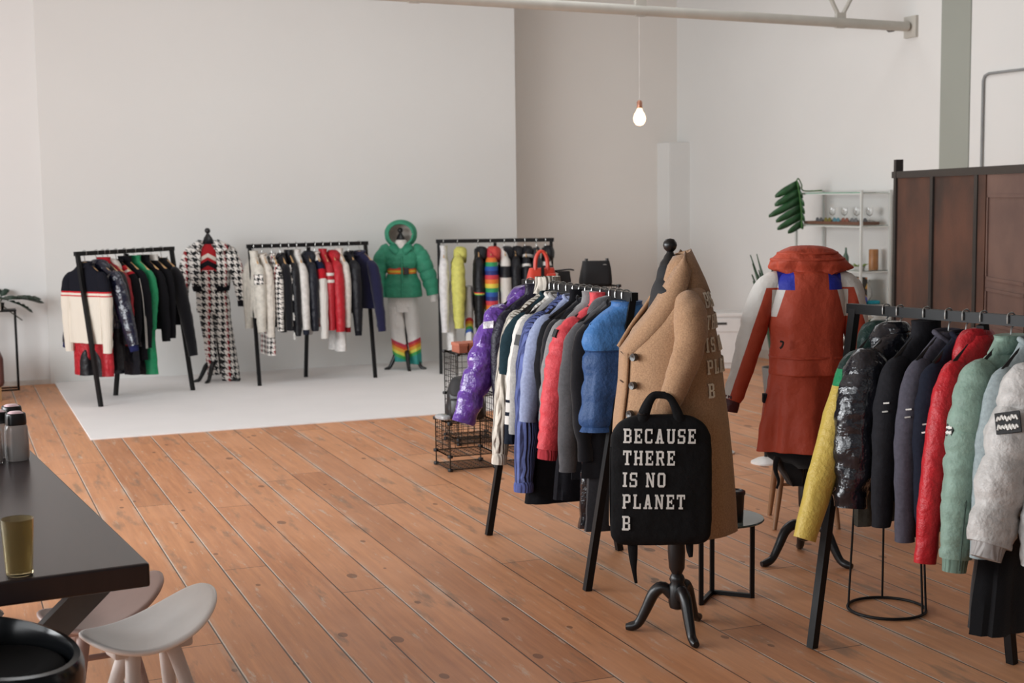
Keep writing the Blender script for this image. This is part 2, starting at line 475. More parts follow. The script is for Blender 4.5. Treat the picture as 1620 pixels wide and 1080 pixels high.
# roof truss crossing the hall
black = plain('black_powder_coat', '#0c0c0e', .5, var=.1, spec=.3)
blackwood = plain('black_lacquered_wood', '#141416', .33, var=.1)
truss_paint = plain('grey_white_truss_paint', '#b9b5ac', .6, var=.05)
def truss():
    r = empty('roof_truss', (XR, 11.3, 3.42), 0, 'grey white tubular roof truss crossing the top of the hall', 'roof truss')
    s = -.0183
    def at(x, dz=0): return (x-XR, 0, (x-XR)*s+dz)
    mesh('bottom_chord', tube([at(1.2), at(8.58)], .045, 12), truss_paint, r)
    mesh('top_chord', tube([at(1.2, 1.0), at(8.58, 1.0)], .045, 12), truss_paint, r)
    mesh('wall_plate', box(-.03, 0, -.09, .09, -.1, .1), truss_paint, r, smooth=False)
    mesh('anchor_bolt', xf(lathe([(.035, 0), (.035, .06), (.02, .075)], 10), Matrix.Translation(at(8.42, -.02)) @ Matrix.Rotation(-pi/2, 4, 'X')), plain('dark_bolt', '#55524d', .5), r)
    nodes = [7.83-2.07*i for i in range(4)]
    for x in nodes:
        mesh('gusset', box(x-XR-.05, x-XR+.05, -.02, .02, (x-XR)*s-.05, (x-XR)*s+.09), truss_paint, r, smooth=False)
        for d in (-.56, .56):
            mesh('web_rod', tube([at(x, .03), at(x+d, .98)], .02, 8), truss_paint, r)
    return r
truss()

# bare bulb on a cord
def bulb():
    x, y, z = 5.75, 11.3, 2.535
    r = empty('pendant_bulb', (x, y, z), 0, 'glowing bare pendant bulb hanging on a thin cord before the recessed wall', 'pendant lamp')
    g = NT('warm_bulb_glow', .2); g.b.inputs['Emission Color'].default_value = (1, .62, .34, 1); g.b.inputs['Emission Strength'].default_value = 5.0
    g.color(lin('#ffd9b0'))
    mesh('bulb', lathe([(.0, -.055), (.03, -.047), (.05, -.02), (.055, .01), (.045, .045), (.026, .075), (.02, .095)], 18), g.m, r)
    mesh('socket', lathe([(.022, .095), (.024, .1), (.024, .15), (.012, .165)], 14), plain('copper_socket', '#b9836c', .4, .6), r)
    mesh('cord', tube([(0, 0, .16), (0, 0, .93)], .002, 6), plain('white_cord', '#e0dcd8', .8), r)
    l = bpy.data.lights.new('bulb_light', 'POINT'); l.energy = 9; l.color = (1, .66, .4); l.shadow_soft_size = .06
    lo = bpy.data.objects.new('bulb_light', l); link(lo, r); lo.location = (0, -.0, -.13)
bulb()

# conduit on the right wall
tag(mesh('wall_conduit', tube([(XR-.02, 10.27, 0), (XR-.02, 10.27, 2.84), (XR-.02, 10.25, 2.88), (XR-.02, 10.20, 2.895), (XR-.02, 7.5, 2.895)], .012, 8),
         plain('grey_conduit', '#8b8d8d', .5)), 'thin grey conduit rising up the right wall and turning sideways', 'pipe')

# ------------------------------------------------------------------ folding screen
def screen():
    p0, p1 = Vector((6.82, 9.06, 0)), Vector((5.42, 5.52, 0))
    d = (p1-p0).normalized(); rz = atan2(d.y, d.x); H = 2.03
    r = empty('folding_screen', p0, rz, 'tall dark framed partition screen with brown panels right of the glass shelves', 'screen')
    t = NT('rust_brown_panel', .7); n = t.noise(1.7, 4); o = t.xyz()
    t.color(t.mix(t.ramp(n, .35, .65), lin('#2e1d15'), lin('#573424'))); t.bump(t.noise(60, 2), .2, .004)
    t2 = NT('dusty_brown_panel', .6); n = t2.noise(2.5, 4)
    t2.color(t2.mix(t2.ramp(n, .35, .65), lin('#58413a'), lin('#6b5147')))
    dark = plain('black_brown_frame', '#1f1a18', .5)
    L = .94
    mesh('top_rail', box(-.10, 4*L, -.025, .025, H-.05, H), dark, r, smooth=False)
    mesh('bottom_rail', box(0, 4*L, -.03, .03, .05, .12), dark, r, smooth=False)
    for i in range(5):
        top = H+.09 if i == 0 else H-.05
        mesh('post', box(i*L-.032, i*L+.032, -.028, .028, 0, top), dark, r, smooth=False)
    for i in range(4):
        m = t.m if i < 2 else t2.m
        p = mesh('panel', box(i*L+.032, (i+1)*L-.032, -.012, .012, .12, H-.05), m, r, smooth=False)
        if i >= 2:
            for (a, b) in ((.25, .98), (1.05, 1.28), (1.33, 1.86)):
                x0, x1 = i*L+.2, (i+1)*L-.06
                V, F = merge(box(x0, x1, -.022, -.012, b-.02, b), box(x0, x1, -.022, -.012, a, a+.02), box(x0, x0+.02, -.022, -.012, a, b), box(x1-.02, x1, -.022, -.012, a, b))
                mesh('moulding', (V, F), t2.m, p, smooth=False)
        if i == 2:
            mesh('edge_strip', box(i*L+.032, i*L+.17, -.02, -.012, .12, H-.05), t.m, p, smooth=False)
screen()

# ------------------------------------------------------------------ clothes racks
RH = 1.425
def rack(A, ang, L, label, splay=.22, notch=True, group='black clothes racks'):
    """bar from A along angle ang; local +x along the bar, front legs on local -y, one back leg in the middle"""
    r = empty('clothes_rack', (A[0], A[1], 0), ang, label, 'clothes rack', group)
    w = .034
    mesh('rail', box(-.03, L+.03, -w/2, w/2, RH-.04, RH), black, r, smooth=False)
    for x in (0, L):
        mesh('leg', bar((x, 0, RH-.02), (x, -splay, .0), w, w, (1, 0, 0)), black, r, smooth=False)
    mesh('back_leg', bar((L/2, 0.0, RH-.045), (L/2, splay, .0), w, w, (1, 0, 0)), black, r, smooth=False)
    return r
class Rail:
    """gives the spot and heading of the n-th hanger along a bar"""
    def __init__(s, A, ang, L): s.A, s.a, s.L = Vector((A[0], A[1], 0)), ang, L
    def at(s, t):
        p = s.A + Vector((cos(s.a), sin(s.a), 0))*t
        return (p.x, p.y, RH-.002)
    def rz(s): return s.a - pi/2     # garment local +y runs along the bar, local +x to its right

a1 = atan2(.73, .95); R1 = Rail((1.150, 13.534), a1, 1.20)
a2 = atan2(.076, 1.229); R2 = Rail((2.888, 14.329), a2, 1.232)
a3 = atan2(-.32, .95); R3 = Rail((4.917, 14.37), a3, 1.20)
aC = atan2(-1.235, .03); RC = Rail((3.015, 7.315), aC, 1.245)
aR = radians(-76); RR = Rail((3.52, 4.955), aR, 1.25)
rack((1.150, 13.534), a1, 1.20, 'black rack furthest left at the back wall, holding the cream and navy sweater')
rack((2.888, 14.329), a2, 1.232, 'black rack at the back wall between the houndstooth and green dressed mannequins')
rack((4.917, 14.37), a3, 1.20, 'black rack at the back wall right of the green jacket mannequin', .22)
rack((3.015, 7.315), aC, 1.245, 'black rack in the middle of the room, the purple puffer at its far end', .25)
rack((3.52, 4.955), aR, 1.25, 'black rack at the right edge holding the yellow sleeved jacket', .24)

# ------------------------------------------------------------------ hangers and hanging garments
steel = plain('hook_steel', '#b9b9b6', .3, .9)
hang_black = plain('black_hanger_plastic', '#121214', .4)
hang_wood = plain('pale_hanger_wood', '#c39a6a', .5, var=.2)
def hanger(rail, t, what, wood, tilt=0.0, drop=0.0):
    kind = 'wooden' if wood else 'black'
    r = empty('clothes_hanger', rail.at(t), rail.rz()+tilt, '%s hanger holding the %s' % (kind, what), 'hanger',
              'hangers on the clothes racks')
    z0 = -.055-drop
    mesh('hook', tube([(.023, 0, -.03), (.023, 0, -.002), (.010, 0, .009), (-.010, 0, .009), (-.023, 0, -.004), (-.021, 0, -.036), (-.006, 0, -.046), (0, 0, (z0-.046)/2), (0, 0, z0)], .0032, 6, 24), steel, r)
    mesh('shoulders', tube([(-.19, 0, z0-.10), (-.12, 0, z0-.058), (-.04, 0, z0-.010), (.04, 0, z0-.010), (.12, 0, z0-.058), (.19, 0, z0-.10)],
                           [.011, .014, .013, .013, .014, .011], 8, 20, squash=.7), hang_wood if wood else hang_black, r)
    return r

def sleeve_path(s, hw, sl, out, fy, zs, bend=0.0):
    """shoulder to cuff; s is the side"""
    p = [(s*(hw-.075), 0, zs-.015), (s*(hw-.015), fy*.05, zs-.060), (s*(hw+.012+out*.20), fy*.2, zs-.06-sl*.26),
         (s*(hw+.015+out*.60), fy*.55+bend, zs-.06-sl*.62), (s*(hw+.01+out), fy, zs-.06-sl)]
    return p

def garment(rail, t, name, label, cat, group, m, wood=False, hw=.205, L=.62, T=.042, flare=.02, sl=.50, sr=.055, out=.03, fy=.0,
            collar='crew', ms=None, mc=None, mcuff=None, mhem=None, puff=None, wob=.006, fold=.006, tilt=0.0, zip_mat=None, front=-1, hanger_what=None,
            mlining=None, drop=0.0, cuff_r=.6, hem_band=0.0, seed=None, collar_h=.05, what=None):
    seed = seed if seed is not None else (len(bpy.data.objects) % 97)
    if wood: drop += .05
    if what: hanger(rail, t, what, wood, tilt, drop)
    r = empty(name, rail.at(t), rail.rz()+tilt, label, cat, group)
    z0 = -.062-drop; zs = z0-.095
    p = 1.0
    rings = [(z0+.012, .062, T*.75), (z0-.004, .075, T*.85), (z0-.022, .10, T*.85), (z0-.055, .145, T*.85), (zs, hw-.025, T*.9), (zs-.07, hw, T), (zs-.16, hw*.96, T*1.08),
             (zs-.3, hw*.95+flare*.3, T*1.12), (zs-.3-(L-.38)*.6, hw*.95+flare*.7, T*1.12), (z0-L, hw*.95+flare, T*1.05)]
    seg = max(26, int(L/.022)) if not puff else max(44, int(L/.014))
    mesh('body', loft(rings, 40, seg, 2.3, fold, 8, puff, wob, seed), m, r)
    mm = ms or m
    for s in (1, -1):
        if sl:
            path = sleeve_path(s, hw, sl, out, fy if s == 1 else fy*.4, zs)
            rr = [sr*.66, sr*1.0, sr*1.10, sr*.95, sr*.74]
            sp = (puff[0], puff[1]/max(sr, .02)*.55) if puff else None
            sv = mesh('sleeve', tube(path, rr, 18, 26 if not puff else 52, .78, (0, 1, 0), wob*1.2, sp, seed+s, True), mm, r)
            if mcuff is not None:
                a = Vector(path[-2]); b = Vector(path[-1]); d = (b-a).normalized()
                mesh('cuff', tube([b-d*.012, b+d*.015, b+d*.05], [sr*.66, sr*cuff_r, sr*cuff_r*.95], 14, 6, .85), mcuff, sv)
    cm = mc or m
    if collar == 'stand':
        mesh('collar', loft([(z0+collar_h, .078, T*1.0), (z0+collar_h*.5, .074, T*.95), (z0-.008, .08, T*.9)], 24, 8, 2.1, 0, 5, None, .004, seed), cm, r)
    elif collar == 'turtle':
        mesh('collar', loft([(z0+.085, .066, T*1.0), (z0+.092, .07, T*1.05), (z0+.045, .076, T*1.1), (z0+.005, .09, T*1.0)], 28, 12, 2.0, .002, 14, None, .004, seed), cm, r)
    elif collar == 'crew':
        mesh('collar', tube([(-.072, 0, z0+.008), (-.03, front*T*.9, z0-.03), (.03, front*T*.9, z0-.03), (.072, 0, z0+.008), (.035, -front*T*.85, z0+.012), (-.035, -front*T*.85, z0+.012), (-.072, 0, z0+.008)], .011, 8, 34), cm, r)
    elif collar == 'shirt':
        for s in (1, -1):
            v = [(s*.012, front*T*1.0, z0-.04), (s*.075, front*T*.9, z0-.035), (s*.085, 0, z0+.02), (s*.05, -front*T*.7, z0+.035), (s*.04, -front*T*.5, z0+.005), (s*.06, 0, z0-.005)]
            mesh('collar', (v, [(0, 1, 2, 5), (5, 2, 3, 4)]), cm, r, solid=.008, subsurf=1)
    elif collar == 'hood':
        # hood collapsed behind the neck
        mesh('hood', loft([(z0+.035, .04, T*.6, 0, -front*T*.4), (z0+.02, .08, T*1.1, 0, -front*T*.6), (z0-.025, .115, T*1.35, 0, -front*T*.7), (z0-.09, .12, T*1.3, 0, -front*T*.7), (z0-.14, .05, T*.8, 0, -front*T*.9)], 26, 20, 2.2, .004, 5, None, .008, seed), cm, r)
    if zip_mat is not None:
        zz = [z0-.03-(L-.05)*k/8 for k in range(9)]
        mesh('zip', tube([(0, front*(T*1.12+.004), z) for z in zz], .006, 6), zip_mat, r)
    if hem_band:
        mesh('hem_band', loft([(z0-L+hem_band, hw*.95+flare+.002, T*1.1), (z0-L+hem_band*.4, hw*.93+flare, T*1.12), (z0-L-.012, hw*.88+flare, T*1.0)], 36, 8, 2.3), mhem or cm, r)
    return r

def trousers(rail, t, name, label, cat, group, m, wood=True, w=.17, top=-.20, L=.85, T=.035, leg=.075, flare=0.0, gap=.0, tilt=0.0, what=None, mpatch=None, wob=.006, seed=3, belt=None):
    """trousers hanging by the waist"""
    if what: hanger(rail, t, what, wood, tilt)
    r = empty(name, rail.at(t), rail.rz()+tilt, label, cat, group)
    mesh('waist', loft([(top, w, T), (top-.05, w*1.02, T*1.1), (top-.16, w*1.08, T*1.2), (top-.26, w*1.08, T*1.2)], 32, 14, 2.5, .004, 6, None, wob, seed), m, r)
    if belt is not None:
        mesh('waistband', loft([(top+.004, w+.004, T+.004), (top-.04, w+.005, T+.006)], 32, 4, 2.5), belt, r)
    for s in (1, -1):
        x = s*(w*.52+gap)
        rings = [(top-.20, w*.5, T*1.15, s*w*.52, 0), (top-.3, leg*1.1, T*1.15, x, 0), (top-.55*L, leg, T*1.05, x, 0), (top-.8*L, leg+flare*.4, T, x, 0), (top-L, leg+flare, T*1.05, x, 0)]
        lg = mesh('trouser_leg', loft(rings, 24, 30, 2.4, .004, 5, None, wob, seed+s), m, r)
        if mpatch is not None:
            q = x-s*(leg+flare)*.36
            rr = [(top-.66*L, leg*.12, T*.9, x-s*leg*.7, 0), (top-.72*L, leg*.42, T*1.14, q-s*leg*.18, 0), (top-.85*L, leg*.64, T*1.20, q, 0), (top-L-.004, (leg+flare)*.70, T*1.20, q, 0)]
            mesh('knee_patch', loft(rr, 24, 16, 2.4), mpatch, lg)
    return r

def skirt(rail, t, name, label, cat, group, m, top=-.45, L=.4, w=.16, w1=.2, T=.03, tilt=0.0, seed=5, fold=.006):
    r = empty(name, rail.at(t), rail.rz()+tilt, label, cat, group)
    mesh('panel', loft([(top, w, T), (top-.06, w*1.02, T*1.1), (top-L*.5, (w+w1)/2, T*1.2), (top-L, w1, T*1.25)], 32, 22, 2.4, fold, 7, None, .004, seed), m, r)
    mesh('waistband', loft([(top+.005, w+.003, T+.003), (top-.035, w+.004, T+.004)], 32, 4, 2.4), m, r)
    return r

def patch(parent, name, x, y, z, w, h, m, ang=0.0, facing='x', d=.004, label=None):
    """small flat badge; facing +x or -y/+y side of a garment"""
    v = [(-w/2, -h/2), (w/2, -h/2), (w/2, h/2), (-w/2, h/2)]
    v = [(a*cos(ang)-b*sin(ang), a*sin(ang)+b*cos(ang)) for a, b in v]
    if facing == 'x': V = [(x+d*k, y+a, z+b) for k in (0, 1) for a, b in v]
    else:
        s = -1 if facing == '-y' else 1
        V = [(x+a, y+s*d*k, z+b) for k in (0, 1) for a, b in v]
    F = [(0, 1, 2, 3), (4, 5, 6, 7), (0, 1, 5, 4), (1, 2, 6, 5), (2, 3, 7, 6), (3, 0, 4, 7)]
    o = mesh(name, (V, F), m, parent, smooth=False)
    if label: o['label'] = label
    return o

white_print = plain('white_print', '#d9d7d2', .7)
black_print = plain('black_label_cloth', '#131315', .6)
def find(o, n): return next(c for c in o.children if c.name.split('.')[0] == n)
def sleeve_of(o): return find(o, 'sleeve')      # the visible (+x) sleeve is built first

def sleeve_mark(g, frac, w, h, m, name='label_patch', back=0.35, ang=0.0, script=0, lab=None, tilt=None):
    """a mark lying on the outside of the visible sleeve at a fraction of its length, turned a little to local +y"""
    sv = sleeve_of(g); me = sv.data
    n = 18; rows = len(me.vertices)//n
    i = min(rows-2, max(1, int(frac*(rows-1))))
    pts = [me.vertices[i*n+k].co for k in range(n)]
    c = sum(pts, Vector())/n
    up_ = (sum([me.vertices[(i-1)*n+k].co for k in range(n)], Vector())/n - c).normalized()
    dirv = Vector((cos(back), sin(back), 0)); dirv = (dirv-up_*dirv.dot(up_)).normalized()
    rad = max((p-c).dot(dirv) for p in pts)
    o = c+dirv*(rad+.003); side = up_.cross(dirv).normalized()
    ca, sa = cos(ang), sin(ang); sx, sy = side*ca+up_*sa, up_*ca-side*sa
    V = []
    for k in (-.012, .002):
        for a, b in ((-1, -1), (1, -1), (1, 1), (-1, 1)): V.append(o+sx*a*w/2+sy*b*h/2+dirv*k)
    p = mesh(name, (V, [(0, 1, 2, 3), (4, 5, 6, 7), (0, 1, 5, 4), (1, 2, 6, 5), (2, 3, 7, 6), (3, 0, 4, 7)]), m, sv, smooth=False)
    if lab: p['label'] = lab
    if script:
        random.seed(script)
        V, F = [], []
        for row in range(2):
            pts = []
            for q in range(13):
                a = -.42+.84*q/12; b = (.2-.42*row)+(.15 if q % 2 else -.13)*random.uniform(.4, 1.2)
                pts.append(o+sx*a*w+sy*b*h+dirv*.004)
            V, F = merge((V, F), tube(pts, .0022 if w < .08 else .0036, 5, 40))
        mesh('white_lettering', (V, F), white_print, p)
    return p

def bars(g, frac, m=white_print, back=.5):
    """a little three-bar mark on the sleeve"""
    for k in range(3): sleeve_mark(g, frac+.022*k, .022, .006, m, 'stripe_mark', back, .25)

# colours of cloth used more than once
K_BLACK, K_NAVY, K_CREAM, K_WHITE, K_RED = '#16161a', '#1b1e30', '#d9d2c4', '#d8d4d0', '#b3202b'

# ------------------------------------------------------------------ centre rack, from the far end to the near end
G = 'clothes on the middle rack'
def C(t, name, label, cat, m, what, **k): return garment(RC, t, name, label, cat, G, m, what=what, front=1, **k)
g = C(.05, 'puffer_jacket', 'shiny purple puffer jacket at the far end of the middle rack', 'jacket', cloth('#5f3a94', 'shiny'), 'shiny purple puffer jacket',
      L=.66, T=.05, sl=.55, sr=0.082, out=0.2, puff=(.125, .020), collar='hood', mc=cloth('#4d2f7c', 'shiny'), fy=.02, wob=.012)
sleeve_mark(g, .36, .06, .04, cloth('#c9c6cc', 'shiny'), 'metal_badge', .6, .5)
C(.15, 'quilted_coat', 'black coat with navy inside pressed behind the purple puffer', 'coat', cloth('#1a1828', 'nylon'), 'black coat beside the purple puffer', L=.74, T=.04, sl=.50, sr=.055, out=.01, collar='stand')
C(.285, 'turtleneck_sweater', 'cream cable knit turtleneck sweater on the middle rack', 'sweater', cloth('#d5cec2', 'cable'), 'cream turtleneck sweater',
  L=.64, T=.045, sl=.70, sr=.058, out=0.08, collar='turtle', mcuff=cloth('#cfc8bc', 'rib'), cuff_r=.75)
C(.355, 't_shirt', 'dark teal short sleeved top beside the cream turtleneck', 't-shirt', cloth('#1c3038'), 'dark teal short sleeved top', L=.62, T=.028, sl=.26, sr=.062, out=0.06, collar='crew')
g = C(.415, 'striped_sweater', 'white sweater with navy bands low on the sleeve', 'sweater',
      banded('white_navy_bands', [(0, '#d4d1cc'), (-.60, '#1d222c'), (-.615, '#d4d1cc'), (-.665, '#1d222c'), (-.685, '#d4d1cc'), (-.73, '#1d222c')], 'knit'), 'white sweater with navy bands', L=.60, T=.03, sl=.62, sr=.05, out=0.07)
g = C(.47, 'sweatshirt', 'light grey sweatshirt with a small black square on its arm', 'sweatshirt', cloth('#9a9997'), 'light grey sweatshirt', L=.62, T=.035, sl=.56, sr=.055, out=0.06)
sleeve_mark(g, .40, .05, .055, black_print, 'label_patch', .5)
C(.56, 'ribbed_cardigan', 'blue ribbed knit cardigan with very long sleeves', 'cardigan', cloth('#5f6a9d', 'cable'), 'blue ribbed cardigan',
  L=.80, T=.045, sl=.80, sr=.068, out=0.06, collar='shirt', mcuff=cloth('#59639a', 'rib'), cuff_r=.8)
C(.64, 'sweatshirt', 'pale lilac blue sweatshirt beside the blue ribbed cardigan', 'sweatshirt', cloth('#8d97b5'), 'pale lilac blue sweatshirt', L=.60, T=.035, sl=.47, sr=.06, out=0.07)
C(.715, 'top', 'black top hanging right of the pale lilac sweatshirt', 'top', cloth(K_BLACK), 'black top beside the lilac sweatshirt', L=.62, T=.03, sl=.50, sr=.05, out=-.01, collar='stand')
C(.785, 'cardigan', 'dark charcoal cardigan in the middle of the middle rack', 'cardigan', cloth('#1f1f24', 'wool'), 'dark charcoal cardigan', L=.70, T=.032, sl=.50, sr=.05, out=-.01, collar='shirt')
C(.86, 'knit_jacket', 'grey heather knit jacket left of the coral puffer', 'jacket', cloth('#7e7e7f', 'wool'), 'grey heather knit jacket', L=.62, T=.045, sl=.56, sr=.058, out=0.06, collar='stand')
g = C(.955, 'puffer_jacket', 'coral red down jacket with a bulging quilted sleeve', 'jacket', cloth('#c8434b', 'puff'), 'coral red down jacket',
  L=.64, T=.045, sl=0.56, sr=0.072, out=0.1, puff=(.062, .014), collar='stand', mcuff=cloth('#a93a42', 'rib'), cuff_r=.72)
sleeve_mark(g, .3, .03, .04, black_print, 'label_patch', .1)
C(1.05, 'sweatshirt', 'dark grey sweatshirt hanging between coral jacket and blue vest', 'sweatshirt', cloth('#4f4f52', 'wool'), 'dark grey sweatshirt beside the blue vest', L=.64, T=.04, sl=.66, sr=.058, out=0.04, collar='hood')
C(1.185, 'puffer_vest', 'blue quilted down vest at the near end of the middle rack', 'vest',
  banded('blue_vest_with_shade', [(0, '#4173ad'), (-.27, '#2d4a76')], 'puff'), 'blue down vest', L=.60, T=.075, sl=0, hw=.225, flare=.03, puff=(.12, .022), collar='stand', collar_h=.02, mc=cloth('#3c6aa2', 'puff'), wob=.008)  # the darker lower blue is shade put into the cloth colour
C(1.115, 'long_coat', 'long black coat hanging behind the blue down vest', 'coat', cloth('#131318', 'wool'), 'long black coat behind the blue vest', L=.84, T=.035, sl=.60, sr=.05, out=-.02, hw=.20, collar='shirt')
skirt(RC, .53, 'skirt', 'black straight skirt showing below the blue ribbed cardigan', 'skirt', G, cloth('#121216'), -.62, .52, .18, .25, .05)
skirt(RC, .80, 'skirt', 'black skirt hem hanging below the pale lilac sweatshirt', 'skirt', G, cloth('#17171c'), -.55, .52, .16, .21, .04)
trousers(RC, .86, 'pyjama_trousers', 'black trousers with a grey printed band under the coral jacket', 'trousers', G,
         banded('black_grey_print', [(0, '#17171a'), (-.72, '#8f9190'), (-.80, '#17171a')]), w=.14, top=-.30, L=.66, T=.025, leg=.07)
trousers(RC, 1.03, 'down_trousers', 'shiny black quilted trousers hanging lowest on the middle rack', 'trousers', G, cloth('#1a1a20', 'shiny'), w=.15, top=-.35, L=.82, T=.045, leg=.09, wob=.012, flare=.02)
trousers(RC, 1.10, 'wide_trousers', 'charcoal wide trousers behind the near leg of the middle rack', 'trousers', G, cloth('#28282c', 'wool'), w=.15, top=-.40, L=.77, T=.04, leg=.09, flare=.02)

# ------------------------------------------------------------------ right rack, from the far end towards the viewer
G = 'clothes on the right rack'
def Rr(t, name, label, cat, m, what, **k):
    k['drop'] = .03; k['L'] -= .03
    if k.get('sl'): k['sl'] -= .03
    return garment(RR, t, name, label, cat, G, m, what=what, front=1, **k)
g = Rr(.165, 'ski_jacket', 'ski jacket with yellow sleeves, green band and dark green shoulders', 'jacket',
       banded('green_yellow_jacket', [(0, '#17302c'), (-.235, '#1f8a58'), (-.30, '#cbb158')], 'nylon', chevron=0), 'yellow sleeved ski jacket',
       L=.66, T=.045, sl=.68, sr=.068, out=.245, collar='hood', mc=cloth('#17302c', 'nylon'), fy=-.01)
Rr(.235, 'puffer_jacket', 'shiny black puffer jacket beside the yellow sleeve', 'jacket', cloth('#1c1d24', 'shiny'), 'shiny black puffer jacket',
   L=.66, T=.05, sl=.56, sr=.098, out=0.07, puff=(.11, .010), collar='hood', wob=.014)
g = Rr(.365, 'softshell_jacket', 'charcoal black softshell jacket with a tiny white mark', 'jacket', cloth('#232327'), 'charcoal softshell jacket', L=.68, T=.042, sl=.62, sr=.058, out=0.04, collar='stand')
bars(g, .47)
g = Rr(.47, 'sweatshirt', 'slate grey sweatshirt with white bars on the sleeve', 'sweatshirt', cloth('#4c4a54'), 'slate grey sweatshirt', L=.68, T=.04, sl=.66, sr=.056, out=0.03, collar='crew')
bars(g, .47)
g = Rr(.55, 'sweatshirt', 'dark navy sweatshirt between slate grey and bright red', 'sweatshirt', cloth('#1b1e2a'), 'dark navy sweatshirt', L=.66, T=.035, sl=.60, sr=.055, out=0.01, collar='crew')
bars(g, .52)
Rr(.63, 'hooded_jacket', 'bright red jacket on the right rack', 'jacket', cloth('#b3222a', 'nylon'), 'bright red jacket', L=.66, T=.042, sl=0.7, sr=.06, out=0.11, collar='hood', mc=cloth('#a51f27', 'nylon'))
g = Rr(.75, 'puffer_jacket', 'sage green quilted puffer jacket with a long sleeve seam', 'jacket', cloth('#7d9588', 'puff'), 'sage green puffer jacket',
   L=.68, T=.05, sl=0.66, sr=.084, out=0.09, puff=(.085, .014), collar='stand', collar_h=.02, mcuff=cloth('#71877b', 'rib'))
sleeve_mark(g, .52, .035, .045, black_print, 'label_patch', -.25, 0, 4)
sv = sleeve_of(g); pth = sleeve_path(1, .205, .66, .09, 0, -.187)
mesh('sleeve_seam', tube([(p[0]+.045, p[1]+.052, p[2]) for p in pth[1:]], .0025, 5, 20), cloth('#3f4c45'), sv)
Rr(.85, 'sweatshirt', 'blue grey sweatshirt behind the silver white puffer', 'sweatshirt', cloth('#8f9a9c'), 'blue grey sweatshirt', L=.66, T=.04, sl=.64, sr=.06, out=0.08, collar='crew')
g = Rr(.97, 'puffer_jacket', 'silver white puffer jacket with a black and white arm label', 'jacket', cloth('#b9b6b3', 'nylon'), 'silver white puffer jacket',
   L=.60, T=.06, sl=0.55, sr=.105, out=0.2, puff=(.17, .034), collar='hood', wob=.012, mcuff=cloth('#a5a2a0', 'rib'))
sleeve_mark(g, .50, .085, .075, black_print, 'label_patch', .25, .35, 9)
Rr(1.09, 'puffer_jacket', 'pale grey puffer jacket nearest the viewer at the right edge', 'jacket', cloth('#aaa9a8', 'nylon'), 'pale grey puffer nearest the viewer',
   L=.66, T=.05, sl=.62, sr=.085, out=0.1, puff=(.12, .012), collar='stand', wob=.012)
Rr(1.19, 'coat', 'dark coat at the near end of the right rack', 'coat', cloth('#1e1e22', 'wool'), 'dark coat at the near end', L=.7, T=.045, sl=.5, out=-.01, collar='shirt')
trousers(RR, .36, 'track_trousers', 'black trousers showing below the charcoal softshell', 'trousers', G, cloth('#151518'), w=.13, top=-.35, L=.55, T=.035, leg=.06)
trousers(RR, .13, 'cargo_trousers', 'grey green trousers low behind the shiny black puffer', 'trousers', G, cloth('#4c4b45'), w=.13, top=-.3, L=.60, T=.03, leg=.06)
skirt(RR, .76, 'flared_trousers', 'black flared hem hanging lowest on the right rack', 'trousers', G, cloth('#0f0f12', 'wool'), -.66, .53, .11, .19, .07, fold=.01)

# ------------------------------------------------------------------ back left rack
G = 'clothes on the back left rack'
def A1(t, name, label, cat, m, what, **k): return garment(R1, t, name, label, cat, G, m, wood=True, what=what, front=-1, **k)
A1(.085, 'colour_block_sweater', 'cream sweater with navy yoke and red stripes facing the room', 'sweater',
   banded('cream_navy_sweater', [(0, '#191a22'), (-.365, '#b92a33'), (-.38, '#d9d2c6'), (-.40, '#b92a33'), (-.412, '#d8d1c4')], 'knit'), 'cream and navy sweater',
   hw=.235, L=.73, T=.05, sl=.66, sr=.06, out=.0, collar='crew', flare=.0, mc=cloth('#191a22'))
A1(.225, 'puffer_jacket', 'navy quilted jacket just behind the cream sweater', 'jacket', cloth('#171b2e', 'shiny'), 'navy quilted jacket', hw=.25, L=.60, T=.05, sl=.60, sr=.075, out=.17, puff=(.1, .008), collar='hood', mcuff=cloth('#20244a', 'rib'))
trousers(R1, .14, 'ski_trousers', 'red ski trousers with black knees under the cream sweater', 'trousers', G, cloth('#a8222c', 'nylon'), top=-.45, w=.22, L=.70, T=.045, leg=.10, gap=.025, mpatch=cloth('#1b1b1f', 'nylon'))
A1(.31, 'padded_jacket', 'black jacket with a small red pocket on the left rack', 'jacket', banded('black_red_jacket', [(0, K_BLACK)], 'nylon'), 'black jacket with red pocket', hw=.225, L=.72, T=.05, sl=.60, sr=.065, out=.02, collar='stand', mc=cloth('#a8222c'))
A1(.37, 'ski_jacket', 'dark red ski jacket with white collar on the left rack', 'jacket', cloth('#8a1c26', 'nylon'), 'dark red ski jacket', L=.62, T=.045, sl=.62, sr=.06, out=.02, collar='hood', mc=cloth('#c9c4bd', 'wool'))
A1(.47, 'patterned_sweater', 'black, red and white patterned sweater on the left rack', 'sweater',
   banded('fairisle_red', [(0, '#17171b'), (-.20, '#a8222c'), (-.26, '#d5cfc8'), (-.29, '#a8222c'), (-.33, '#17171b')], 'knit', .5), 'black, red and white patterned sweater', L=.62, T=.04, sl=.60, sr=.06, out=.01)
g = A1(.58, 'track_jacket', 'black track jacket with white piping down the sleeve', 'jacket', cloth('#15161b'), 'black track jacket with white piping', L=.66, T=.05, sl=.66, sr=.07, out=.03, collar='stand', mc=cloth('#15161b'))
sv = sleeve_of(g)
for dy in (-.012, .014):
    mesh('white_piping', tube([(p[0]+.045, p[1]-.048+dy*.6, p[2]) for p in sleeve_path(1, .205, .66, .03, 0, -.207)[1:]], .0035, 5, 18), white_print, sv)
